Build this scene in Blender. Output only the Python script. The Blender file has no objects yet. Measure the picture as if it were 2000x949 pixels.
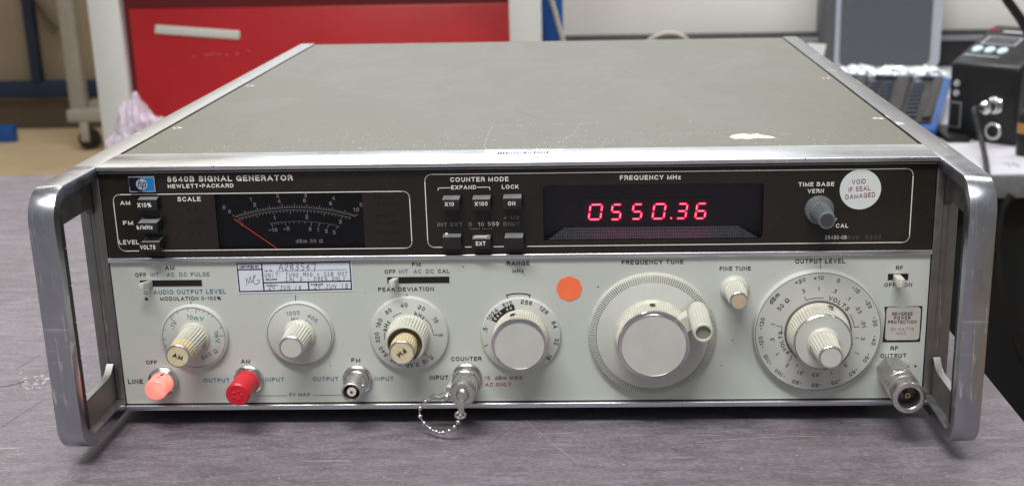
import bpy, bmesh, math, random
from mathutils import Vector, Matrix, Euler
random.seed(7)
S = 0.001                                   # everything below is written in millimetres
sc = bpy.context.scene
C = sc.collection
PI = math.pi

# ------------------------------------------------------------------ camera
CAM = Vector((37.19, -569.47, 246.23))
ROT = Euler((1.29466, 0.01761, 0.02251), 'XYZ')
FPX, CX, CY = 2397.0, 1095.0, 464.0         # focal length and principal point, in pixels of a 2000 wide picture
CAMFIX = True
cd = bpy.data.cameras.new('camera'); cam = bpy.data.objects.new('camera', cd); C.objects.link(cam)
cam.location = CAM * S; cam.rotation_euler = ROT
cd.sensor_width = 36; cd.lens = 36 * FPX / 2000
cd.shift_x = (1000 - CX) / 2000; cd.shift_y = (CY - 474.5) / 2000
cd.clip_start = 0.02; cd.clip_end = 60
cd.dof.use_dof = True; cd.dof.focus_distance = 0.60; cd.dof.aperture_fstop = 16
sc.camera = cam
RM = ROT.to_matrix()

# ------------------------------------------------------------------ world, lamps, exposure
w = bpy.data.worlds.new("World"); sc.world = w; w.use_nodes = True
bg = w.node_tree.nodes['Background']; bg.inputs[0].default_value = (0.93, 0.95, 1.0, 1); bg.inputs[1].default_value = 0.27

def area(name, loc, target, sx, sy, power, col):
    l = bpy.data.lights.new(name, 'AREA'); l.shape = 'RECTANGLE'; l.size = sx; l.size_y = sy
    l.energy = power; l.color = col
    o = bpy.data.objects.new(name, l); C.objects.link(o)
    o.location = loc
    o.rotation_euler = (Vector(target) - Vector(loc)).to_track_quat('-Z', 'Y').to_euler()
    return o
area('ceiling_lamp', (-0.25, -0.82, 1.72), (0, 0, 0), 1.3, 0.25, 38, (1.0, 0.985, 0.96))
area('ceiling_lamp', (-0.15, -0.25, 1.85), (0, 0, 0), 1.3, 0.22, 6, (1.0, 0.985, 0.95))
area('ceiling_lamp', (0.4, 1.65, 2.2), (0.5, 2.26, 0.3), 2.4, 0.6, 72, (1.0, 0.97, 0.93))
area('ceiling_lamp', (-2.5, 4.3, 2.6), (-2.5, 4.5, 0), 2.0, 0.6, 46, (1.0, 0.93, 0.82))
area('window_light', (-0.15, 2.9, 1.05), (0, 0.2, 0.12), 1.8, 0.75, 12, (0.84, 0.92, 1.0))  # unseen lamp added behind for the bluish reflection in the trims
sc.view_settings.view_transform = 'Standard'; sc.view_settings.look = 'None'
sc.view_settings.exposure = 0.08; sc.view_settings.gamma = 1
sc.render.engine = 'CYCLES'
sc.cycles.max_bounces = 8; sc.cycles.transparent_max_bounces = 12

# ------------------------------------------------------------------ geometry helpers
def ray(u, v):
    return RM @ Vector(((u - CX) / FPX, -(v - CY) / FPX, -1.0))
def at(u, v, y=0.0):                        # the point of the vertical plane Y=y that the photograph shows at (u, v)
    d = ray(u, v); t = (y - CAM.y) / d.y; return CAM + d * t
def atz(u, v, z):                           # the same for the level plane Z=z
    d = ray(u, v); t = (z - CAM.z) / d.z; return CAM + d * t

ORG = {}
def link(o, parent, org):
    C.objects.link(o)
    po = ORG.get(parent.name, Vector((0, 0, 0))) if parent else Vector((0, 0, 0))
    if parent: o.parent = parent
    o.location = (Vector(org) - po) * S
    ORG[o.name] = Vector(org)
def empty(name, label, cat, org=(0, 0, 0), group=None, kind=None):
    o = bpy.data.objects.new(name, None); o.empty_display_size = 0.02
    link(o, None, org); tag(o, label, cat, group, kind); return o
def tag(o, label=None, cat=None, group=None, kind=None):
    if label: o['label'] = label
    if cat: o['category'] = cat
    if group: o['group'] = group
    if kind: o['kind'] = kind
    return o

class MB:
    def __init__(s): s.v = []; s.f = []
    def add(s, vs, fs):
        n = len(s.v); s.v += [Vector(x) for x in vs]; s.f += [tuple(i + n for i in f) for f in fs]
    def from_bm(s, bm):
        bm.verts.index_update()
        s.add([v.co.copy() for v in bm.verts], [[v.index for v in f.verts] for f in bm.faces]); bm.free()
    def box(s, x0, x1, y0, y1, z0, z1, bev=0.0, seg=2):
        bm = bmesh.new()
        bmesh.ops.create_cube(bm, size=1)
        for v in bm.verts:
            v.co = Vector(((x0 + x1) / 2 + v.co.x * (x1 - x0), (y0 + y1) / 2 + v.co.y * (y1 - y0), (z0 + z1) / 2 + v.co.z * (z1 - z0)))
        if bev > 0: bmesh.ops.bevel(bm, geom=list(bm.edges), offset=bev, segments=seg, affect='EDGES', profile=0.5)
        s.from_bm(bm)
    def hexa(s, P, bev=0.0, seg=2):         # eight corners: bottom four, top four
        bm = bmesh.new(); vs = [bm.verts.new(p) for p in P]
        for f in ((3, 2, 1, 0), (4, 5, 6, 7), (0, 1, 5, 4), (1, 2, 6, 5), (2, 3, 7, 6), (3, 0, 4, 7)): bm.faces.new([vs[i] for i in f])
        bmesh.ops.recalc_face_normals(bm, faces=bm.faces)
        if bev > 0: bmesh.ops.bevel(bm, geom=list(bm.edges), offset=bev, segments=seg, affect='EDGES', profile=0.5)
        s.from_bm(bm)
    def lathe(s, cx, cz, prof, seg=48, n=0, tx=0.0, tz=0.0, a0=0.0):   # axis along -Y; prof rows (r, y[, flute depth])
        k = n * 4 if n else seg
        rows = []
        for row in prof:
            r, y = row[0], row[1]; d = row[2] if len(row) > 2 else 0
            ring = []
            for i in range(k):
                a = 2 * PI * i / k + a0
                rr = r - (d * (0.5 - 0.5 * math.cos(n * a)) if n else 0)
                ring.append(Vector((cx + tx * y + rr * math.cos(a), y, cz + tz * y + rr * math.sin(a))))
            rows.append(ring)
        m = len(s.v); s.v += [p for r in rows for p in r]
        for j in range(len(rows) - 1):
            for i in range(k):
                a, b = j * k + i, j * k + (i + 1) % k
                s.f.append((m + a, m + b, m + b + k, m + a + k))
    def disc(s, cx, cz, r, y, seg=48, a0=0.0):
        m = len(s.v); s.v += [Vector((cx + r * math.cos(2 * PI * i / seg + a0), y, cz + r * math.sin(2 * PI * i / seg + a0))) for i in range(seg)]
        s.f.append(tuple(m + i for i in range(seg)))
    def arc(s, cx, cz, r0, r1, a0, a1, y, seg=24):      # flat ring sector facing -Y, degrees
        vs = []; fs = []
        for i in range(seg + 1):
            a = math.radians(a0 + (a1 - a0) * i / seg)
            vs += [(cx + r0 * math.cos(a), y, cz + r0 * math.sin(a)), (cx + r1 * math.cos(a), y, cz + r1 * math.sin(a))]
        for i in range(seg): fs.append((2 * i, 2 * i + 1, 2 * i + 3, 2 * i + 2))
        s.add(vs, fs)
    def line(s, a, b, wd, y):               # flat printed line between (x,z) points
        a = Vector(a); b = Vector(b); d = (b - a); L = d.length or 1; n = Vector((-d.y, d.x)) / L * wd / 2
        s.add([(a.x - n.x, y, a.y - n.y), (b.x - n.x, y, b.y - n.y), (b.x + n.x, y, b.y + n.y), (a.x + n.x, y, a.y + n.y)], [(0, 1, 2, 3)])
    def poly(s, pts, wd, y):
        for i in range(len(pts) - 1):
            a = Vector(pts[i]); b = Vector(pts[i + 1]); d = (b - a)
            if d.length > 0: d = d / d.length * wd / 2
            s.line(a - d, b + d, wd, y)
    def tube(s, pts, r, seg=10, cap=True):
        pts = [Vector(p) for p in pts]; k = seg; m = len(s.v); up = Vector((0.13, 0.3, 1)).normalized()
        for i, p in enumerate(pts):
            t = (pts[min(i + 1, len(pts) - 1)] - pts[max(i - 1, 0)]).normalized()
            a = t.cross(up); a = a.normalized() if a.length > 1e-4 else Vector((1, 0, 0)); b = t.cross(a).normalized()
            rr = r[i] if isinstance(r, (list, tuple)) else r
            for j in range(k):
                q = 2 * PI * j / k; s.v.append(p + (a * math.cos(q) + b * math.sin(q)) * rr)
        for i in range(len(pts) - 1):
            for j in range(k):
                x, y_ = i * k + j, i * k + (j + 1) % k
                s.f.append((m + x, m + y_, m + y_ + k, m + x + k))
        if cap:
            s.f.append(tuple(m + j for j in range(k))); s.f.append(tuple(m + (len(pts) - 1) * k + j for j in reversed(range(k))))
    def sphere(s, c, r, u=14, v=9):
        bm = bmesh.new(); bmesh.ops.create_uvsphere(bm, u_segments=u, v_segments=v, radius=r)
        for q in bm.verts: q.co += Vector(c)
        s.from_bm(bm)
    def build(s, name, mat, parent=None, org=(0, 0, 0), smooth=True, label=None, kind=None, recalc=True):
        me = bpy.data.meshes.new(name); o3 = Vector(org)
        me.from_pydata([tuple((p - o3) * S) for p in s.v], [], s.f)
        if recalc:
            bm = bmesh.new(); bm.from_mesh(me); bmesh.ops.recalc_face_normals(bm, faces=bm.faces); bm.to_mesh(me); bm.free()
        if smooth:
            me.shade_smooth(); me.set_sharp_from_angle(angle=math.radians(32))
        me.materials.append(mat)
        o = bpy.data.objects.new(name, me); link(o, parent, org); tag(o, label, None, None, kind); return o

def catmull(P, n=8):
    P = [Vector(p) for p in P]; out = []
    Q = [P[0] * 2 - P[1]] + P + [P[-1] * 2 - P[-2]]
    for i in range(1, len(Q) - 2):
        for k in range(n):
            t = k / n
            out.append(0.5 * ((2 * Q[i]) + (-Q[i - 1] + Q[i + 1]) * t + (2 * Q[i - 1] - 5 * Q[i] + 4 * Q[i + 1] - Q[i + 2]) * t * t + (-Q[i - 1] + 3 * Q[i] - 3 * Q[i + 1] + Q[i + 2]) * t ** 3))
    out.append(P[-1]); return out

# ------------------------------------------------------------------ materials
def srgb(r, g, b):
    f = lambda c: (c / 255 / 12.92) if c / 255 <= 0.04045 else ((c / 255 + 0.055) / 1.055) ** 2.4
    return (f(r), f(g), f(b), 1)
class NT:
    def __init__(s, name):
        s.m = bpy.data.materials.new(name); s.m.use_nodes = True; s.t = s.m.node_tree; s.p = s.t.nodes['Principled BSDF']
        s.tc = s.t.nodes.new('ShaderNodeTexCoord')
    def n(s, typ, **k):
        x = s.t.nodes.new(typ)
        for a, b in k.items():
            if a.startswith('i_'): x.inputs[int(a[2:])].default_value = b
            else: setattr(x, a, b)
        return x
    def l(s, a, b): s.t.links.new(a, b)
    def noise(s, scale=(1, 1, 1), detail=4, rough=0.6, sc_=1.0, rot=(0, 0, 0), dist=0.0):
        mp = s.n('ShaderNodeMapping'); mp.inputs['Scale'].default_value = scale; mp.inputs['Rotation'].default_value = rot; s.l(s.tc.outputs['Object'], mp.inputs[0])
        t = s.n('ShaderNodeTexNoise'); t.inputs['Scale'].default_value = sc_; t.inputs['Detail'].default_value = detail; t.inputs['Roughness'].default_value = rough; t.inputs['Distortion'].default_value = dist
        s.l(mp.outputs[0], t.inputs[0]); return t.outputs[0]
    def ramp(s, src, stops):
        r = s.n('ShaderNodeValToRGB'); e = r.color_ramp.elements
        while len(e) < len(stops): e.new(0.5)
        for i, (p, c) in enumerate(stops):
            e[i].position = p; e[i].color = c if len(c) == 4 else (*c, 1)
        s.l(src, r.inputs[0]); return r.outputs[0]
    def grey(s, src, p0, v0, p1, v1): return s.ramp(src, [(p0, (v0, v0, v0, 1)), (p1, (v1, v1, v1, 1))])
    def mix(s, fac, a, b, mode='MIX'):
        x = s.n('ShaderNodeMix', data_type='RGBA', blend_type=mode)
        for q, sock in ((fac, x.inputs[0]), (a, x.inputs[6]), (b, x.inputs[7])):
            if hasattr(q, 'links'): s.l(q, sock)
            else: sock.default_value = q
        return x.outputs[2]
    def bump(s, h, strength=0.2, dist=0.0002):
        b = s.n('ShaderNodeBump'); b.inputs['Strength'].default_value = strength; b.inputs['Distance'].default_value = dist
        s.l(h, b.inputs['Height']); s.l(b.outputs[0], s.p.inputs['Normal'])
    def set(s, **k):
        names = dict(col='Base Color', rough='Roughness', metal='Metallic', spec='Specular IOR Level', trans='Transmission Weight', ior='IOR', alpha='Alpha', em='Emission Color', es='Emission Strength', coat='Coat Weight', cr='Coat Roughness', sheen='Sheen Weight', aniso='Anisotropic')
        for a, b in k.items():
            i = s.p.inputs[names[a]]
            if hasattr(b, 'links'): s.l(b, i)
            else: i.default_value = b
        return s
M = {}
def plain(name, col, rough=0.5, metal=0.0, wear=0.06, sc_=180, **k):
    t = NT(name); n = t.noise(sc_=sc_, detail=3)
    c = t.mix(t.grey(n, 0.35, 0, 0.7, 1), tuple(min(1, x * (1 - wear)) for x in col[:3]) + (1,), tuple(min(1, x * (1 + wear)) for x in col[:3]) + (1,))
    n2 = t.noise(sc_=sc_ * 0.3, detail=4)
    t.set(col=c, rough=t.grey(n2, 0.3, max(0, rough - 0.07), 0.7, min(1, rough + 0.07)), metal=metal, **k)
    M[name] = t.m; return t
# painted light grey front panel, a few specks
t = NT('panel_grey'); n = t.noise(sc_=14, detail=5); base = t.mix(t.grey(n, 0.3, 0, 0.75, 1), srgb(190, 195, 189), srgb(198, 202, 193))
sp = t.noise(sc_=420, detail=1); base = t.mix(t.grey(sp, 0.775, 0, 0.80, 0.75), base, srgb(95, 92, 88))
sm = t.noise(scale=(1, 1, 2.2), sc_=22, detail=6, rough=0.7); base = t.mix(t.grey(sm, 0.62, 0, 0.8, 0.22), base, srgb(150, 146, 136))
fine = t.noise(sc_=2600, detail=1); t.set(col=base, rough=0.42); t.bump(fine, 0.18, 0.00005); M['panel_grey'] = t.m
# dark brown smoked upper panel
t = NT('panel_dark'); n = t.noise(sc_=900, detail=1); n2 = t.noise(sc_=30, detail=5)
c = t.mix(t.grey(n2, 0.35, 0, 0.7, 1), (0.0155, 0.0130, 0.0110, 1), (0.0215, 0.0180, 0.0150, 1)); c = t.mix(t.grey(n, 0.80, 0, 0.83, 0.4), c, (0.25, 0.24, 0.22, 1))
t.set(col=c, rough=t.grey(n2, 0.35, 0.20, 0.7, 0.34), spec=0.35); M['panel_dark'] = t.m
# metals
def metal(name, col, r0=0.22, r1=0.42, scr=0.5, sc_=(60, 60, 60), worn=None, rot=(0.3, 0.2, 0.5), th=0.665):
    t = NT(name)
    a = t.noise(scale=sc_, detail=6, rough=0.7, sc_=1)
    s1 = t.noise(scale=(900, 26, 60), detail=2, sc_=1, rot=rot); s2 = t.noise(scale=(40, 40, 1100), detail=2, sc_=1, rot=(0.5, 0.4, 0.1))
    k1 = t.grey(s1, th, 0, th + 0.03, 1); k2 = t.grey(s2, th + 0.01, 0, th + 0.04, 1)
    m1 = t.noise(sc_=22, detail=3); msk = t.grey(m1, 0.45, 0, 0.62, 1)
    k = t.mix(1.0, t.mix(0.5, k1, k2, 'ADD'), msk, 'MULTIPLY')
    lo = tuple(x * 0.80 for x in col[:3]) + (1,)
    c = t.mix(t.grey(a, 0.3, 0, 0.72, 1), lo, col)
    if worn: c = t.mix(t.grey(t.noise(sc_=130, detail=6, rough=0.75), 0.56, 0, 0.64, 0.8), c, worn)
    kk = t.mix(scr, (0, 0, 0, 1), k)
    c = t.mix(kk, c, (0.93, 0.93, 0.92, 1))
    t.set(col=c, metal=1.0, rough=t.grey(a, 0.3, r0, 0.7, r1)); t.bump(k, 0.25, 0.00005); M[name] = t.m
metal('trim_metal', (0.74, 0.76, 0.79, 1), 0.24, 0.40, 0.9, (12, 60, 60), worn=(0.60, 0.62, 0.66, 1), th=0.64)
metal('strap_metal', (0.47, 0.485, 0.52, 1), 0.22, 0.40, 1.0, (60, 60, 30), worn=(0.42, 0.43, 0.46, 1), th=0.625)
metal('rail_metal', (0.43, 0.43, 0.42, 1), 0.40, 0.54, 0.7, (60, 10, 60))
metal('rail_metal_worn', (0.25, 0.25, 0.25, 1), 0.42, 0.6, 1.0, (90, 14, 90), worn=(0.17, 0.165, 0.16, 1))  # worn and scratched; darker base paints the dark reflection on the right rail
metal('cast_metal', (0.29, 0.275, 0.265, 1), 0.42, 0.6, 0.25, (90, 90, 90))
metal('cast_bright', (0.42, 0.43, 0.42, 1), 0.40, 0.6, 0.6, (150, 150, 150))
metal('nickel', (0.74, 0.725, 0.69, 1), 0.18, 0.36, 0.4, (120, 120, 120), worn=(0.45, 0.43, 0.40, 1))
metal('nickel_matt', (0.66, 0.645, 0.62, 1), 0.34, 0.55, 0.5, (160, 160, 160), worn=(0.40, 0.385, 0.36, 1))
metal('chrome', (0.80, 0.80, 0.80, 1), 0.10, 0.20, 0.2)
metal('anodised', (0.47, 0.47, 0.455, 1), 0.34, 0.44, 0.1)
# vinyl top cover
t = NT('vinyl_olive'); v = t.n('ShaderNodeTexVoronoi'); v.feature = 'F1'; v.inputs['Scale'].default_value = 900; t.l(t.tc.outputs['Object'], v.inputs[0])
n = t.noise(sc_=9, detail=5); n3 = t.noise(sc_=1500, detail=2)
c = t.mix(t.grey(n, 0.3, 0, 0.72, 1), srgb(104, 102, 91), srgb(114, 112, 101)); c = t.mix(t.grey(n3, 0.35, 0, 0.7, 1), srgb(99, 97, 86), c)
sp = t.noise(sc_=340, detail=2); gy = t.n('ShaderNodeSeparateXYZ'); t.l(t.tc.outputs['Object'], gy.inputs[0])
nearm = t.n('ShaderNodeMapRange', i_1=0.030, i_2=0.095, i_3=1.0, i_4=0.12); t.l(gy.outputs[1], nearm.inputs[0])
k = t.grey(sp, 0.70, 0, 0.73, 0.9); kk = t.mix(1.0, k, nearm.outputs[0], 'MULTIPLY'); c = t.mix(kk, c, srgb(205, 203, 180))
s1 = t.noise(scale=(30, 700, 30), detail=2, rot=(0, 0, 0.12)); k1 = t.grey(s1, 0.70, 0, 0.72, 0.25); c = t.mix(k1, c, srgb(185, 183, 165))
sm = t.noise(scale=(15, 7, 15), detail=7, rough=0.72, dist=0.5); c = t.mix(t.grey(sm, 0.54, 0, 0.70, 0.22), c, srgb(134, 133, 121)); c = t.mix(t.grey(sm, 0.30, 0.3, 0.44, 0), c, srgb(88, 87, 76)); t.set(col=c, rough=t.grey(sm, 0.35, 0.46, 0.7, 0.56), spec=0.38); b = t.mix(0.5, v.outputs[0], n3); t.bump(b, 0.32, 0.00012); M['vinyl_olive'] = t.m
# table laminate
t = NT('laminate_grey')
n = t.noise(sc_=5, detail=7, rough=0.65); st = t.noise(scale=(40, 190, 40), detail=7, rough=0.78, rot=(0, 0, 0.12), dist=0.6); st2 = t.noise(scale=(420, 1250, 400), detail=3, rot=(0, 0, -0.10), dist=0.4)
c = t.mix(t.grey(n, 0.32, 0, 0.68, 1), srgb(92, 83, 86), srgb(114, 108, 116))
c = t.mix(t.grey(st, 0.42, 0, 0.64, 0.68), c, srgb(142, 137, 147)); c = t.mix(t.grey(st2, 0.54, 0, 0.68, 0.40), c, srgb(168, 163, 171)); c = t.mix(t.grey(st2, 0.34, 0.5, 0.48, 0), c, srgb(88, 79, 84))
br = t.noise(sc_=11, detail=5, rough=0.7); c = t.mix(t.grey(br, 0.56, 0, 0.72, 0.45), c, srgb(108, 93, 86)); gr = t.noise(sc_=700, detail=2); c = t.mix(t.grey(gr, 0.62, 0, 0.74, 0.35), c, srgb(188, 182, 186))
ls = t.noise(scale=(16, 420, 10), detail=1, rot=(0, 0, 0.75)); c = t.mix(t.grey(ls, 0.735, 0, 0.75, 0.6), c, srgb(180, 176, 180))

t.set(col=c, rough=t.grey(st, 0.3, 0.42, 0.7, 0.58), spec=0.45); t.bump(st2, 0.30, 0.00012); M['laminate_grey'] = t.m
# plastics and prints
plain('knob_grey', srgb(198, 198, 186), 0.40, wear=0.05)
plain('knob_dirty', srgb(194, 192, 178), 0.45, wear=0.10, sc_=260)
plain('recess_brown', (0.26, 0.22, 0.15, 1), 0.6)
plain('knob_shade', srgb(140, 138, 126), 0.55, wear=0.1)
plain('knob_cream', srgb(206, 190, 148), 0.42, wear=0.10)
plain('dial_grey', srgb(195, 197, 190), 0.32, wear=0.03); plain('cap_grey', srgb(194, 194, 188), 0.36, wear=0.05, sc_=70)
plain('cap_cream', srgb(214, 200, 164), 0.38, wear=0.05)
plain('cap_tan', srgb(190, 172, 146), 0.38, wear=0.05)
plain('dark_gap', (0.035, 0.028, 0.02, 1), 0.6)
plain('black_plastic', (0.010, 0.010, 0.010, 1), 0.38, spec=0.45)
plain('button_black', (0.013, 0.0125, 0.012, 1), 0.33, spec=0.5)
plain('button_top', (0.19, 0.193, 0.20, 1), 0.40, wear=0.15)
plain('grip_black', (0.014, 0.012, 0.012, 1), 0.6)
plain('vern_grey', srgb(96, 100, 104), 0.36, wear=0.12)
plain('vern_dark', (0.05, 0.05, 0.052, 1), 0.4)
plain('ink_black', (0.010, 0.010, 0.012, 1), 0.55, wear=0.2, sc_=900)
plain('ink_white', srgb(236, 232, 222), 0.5, wear=0.08, sc_=900)
plain('ink_dim', srgb(128, 126, 122), 0.5, wear=0.15, sc_=900)
plain('ink_ghost', (0.0055, 0.005, 0.0045, 1), 0.5)
plain('ink_ghost_light', (0.035, 0.035, 0.036, 1), 0.5)
plain('ink_blue', srgb(76, 122, 158), 0.5, wear=0.12, sc_=900)
plain('ink_teal', srgb(74, 134, 128), 0.5, wear=0.12, sc_=900)
plain('ink_slate', srgb(100, 116, 120), 0.5, wear=0.12, sc_=900)
plain('ink_red', srgb(158, 62, 62), 0.5, wear=0.12, sc_=900)
plain('ink_maroon', srgb(142, 66, 82), 0.5, wear=0.12, sc_=900)
plain('ink_faded_red', srgb(160, 142, 136), 0.5, wear=0.12, sc_=900)
plain('pencil', srgb(88, 92, 104), 0.6, wear=0.3, sc_=1200)
plain('paper_white', srgb(218, 222, 232), 0.6, wear=0.03)
plain('seal_white', srgb(214, 222, 220), 0.5, wear=0.02)
plain('sticker_orange', (1.0, 0.20, 0.08, 1), 0.55, wear=0.05, spec=0.2)
plain('sticker_clear', srgb(196, 196, 194), 0.25)
plain('plate_silver', srgb(192, 186, 180), 0.40, wear=0.04)
plain('logo_navy', (0.006, 0.009, 0.018, 1), 0.4, spec=0.2)
plain('logo_blue', srgb(26, 118, 186), 0.25)
plain('logo_disc', srgb(160, 168, 184), 0.3)
plain('rubber_red', srgb(206, 30, 48), 0.33, wear=0.08)
plain('dielectric', srgb(214, 208, 196), 0.4)
plain('brass', (0.80, 0.56, 0.30, 1), 0.25, metal=1.0)
plain('hole_dark', (0.006, 0.005, 0.005, 1), 0.5)
plain('needle_red', (0.85, 0.07, 0.06, 1), 0.4, em=(1, 0.10, 0.08, 1), es=0.35)  # red needle given a faint glow of its own
plain('meter_face', (0.0095, 0.0115, 0.017, 1), 0.4, spec=0.15)
plain('chip_yellow', srgb(228, 218, 188), 0.7, wear=0.1, sc_=700)
plain('chip_white', srgb(220, 216, 200), 0.6, wear=0.1, sc_=700)
# meshed screen ledge inside the display
t = NT('screen_mesh'); v = t.n('ShaderNodeTexBrick'); v.inputs['Scale'].default_value = 1.0; v.offset = 0
mp = t.n('ShaderNodeMapping'); mp.inputs['Scale'].default_value = (1000, 1000, 1000); mp.inputs['Rotation'].default_value = (PI / 2, 0, 0); t.l(t.tc.outputs['Object'], mp.inputs[0]); t.l(mp.outputs[0], v.inputs[0])
v.inputs['Brick Width'].default_value = 1.15; v.inputs['Row Height'].default_value = 1.15; v.inputs['Mortar Size'].default_value = 0.16
v.inputs['Color1'].default_value = srgb(216, 224, 230); v.inputs['Color2'].default_value = srgb(190, 200, 208); v.inputs['Mortar'].default_value = srgb(96, 104, 112)
nn = t.noise(sc_=1500, detail=2); c = t.mix(t.grey(nn, 0.4, 0, 0.62, 0.75), v.outputs[0], srgb(186, 198, 212)); t.set(col=c, rough=0.5); M['screen_mesh'] = t.m
t = NT('screen_back'); v = t.n('ShaderNodeTexBrick'); v.offset = 0
mp = t.n('ShaderNodeMapping'); mp.inputs['Scale'].default_value = (1000, 1000, 1000); mp.inputs['Rotation'].default_value = (PI / 2, 0, 0); t.l(t.tc.outputs['Object'], mp.inputs[0]); t.l(mp.outputs[0], v.inputs[0])
v.inputs['Scale'].default_value = 1.0; v.inputs['Brick Width'].default_value = 1.15; v.inputs['Row Height'].default_value = 1.15; v.inputs['Mortar Size'].default_value = 0.10
v.inputs['Color1'].default_value = (0.0065, 0.007, 0.012, 1); v.inputs['Color2'].default_value = (0.009, 0.009, 0.015, 1); v.inputs['Mortar'].default_value = (0.016, 0.019, 0.03, 1)
t.set(col=v.outputs[0], rough=0.5); M['screen_back'] = t.m
def emis(name, col, st, base=None, rough=0.4):
    t = NT(name); t.set(col=base or col, em=col, es=st, rough=rough); M[name] = t.m
emis('led_core', (1.0, 0.20, 0.38, 1), 1.5); emis('led_edge', (1.0, 0.010, 0.07, 1), 0.75)
t = NT('lamp_pink'); gy = t.noise(sc_=160, detail=1)
c = t.mix(t.grey(gy, 0.35, 0, 0.65, 1), (1.0, 0.20, 0.155, 1), (1.0, 0.36, 0.25, 1)); t.set(col=(0.8, 0.25, 0.22, 1), em=c, es=0.78, rough=0.3); M['lamp_pink'] = t.m
# thin clear window: transparent sheet with a fresnel gloss
def pane(name, tint, base=0.03):
    m = bpy.data.materials.new(name); m.use_nodes = True; tt = m.node_tree; tt.nodes.remove(tt.nodes['Principled BSDF'])
    tr = tt.nodes.new('ShaderNodeBsdfTransparent'); tr.inputs[0].default_value = tint; gl = tt.nodes.new('ShaderNodeBsdfGlossy'); gl.inputs['Roughness'].default_value = 0.08
    fr = tt.nodes.new('ShaderNodeFresnel'); fr.inputs[0].default_value = 1.33; mx = tt.nodes.new('ShaderNodeMixShader')
    tt.links.new(fr.outputs[0], mx.inputs[0]); tt.links.new(tr.outputs[0], mx.inputs[1]); tt.links.new(gl.outputs[0], mx.inputs[2]); tt.links.new(mx.outputs[0], tt.nodes['Material Output'].inputs[0]); M[name] = m
pane('window_clear', (0.97, 0.975, 0.98, 1)); pane('window_tint', (0.95, 0.94, 0.97, 1))

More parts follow.
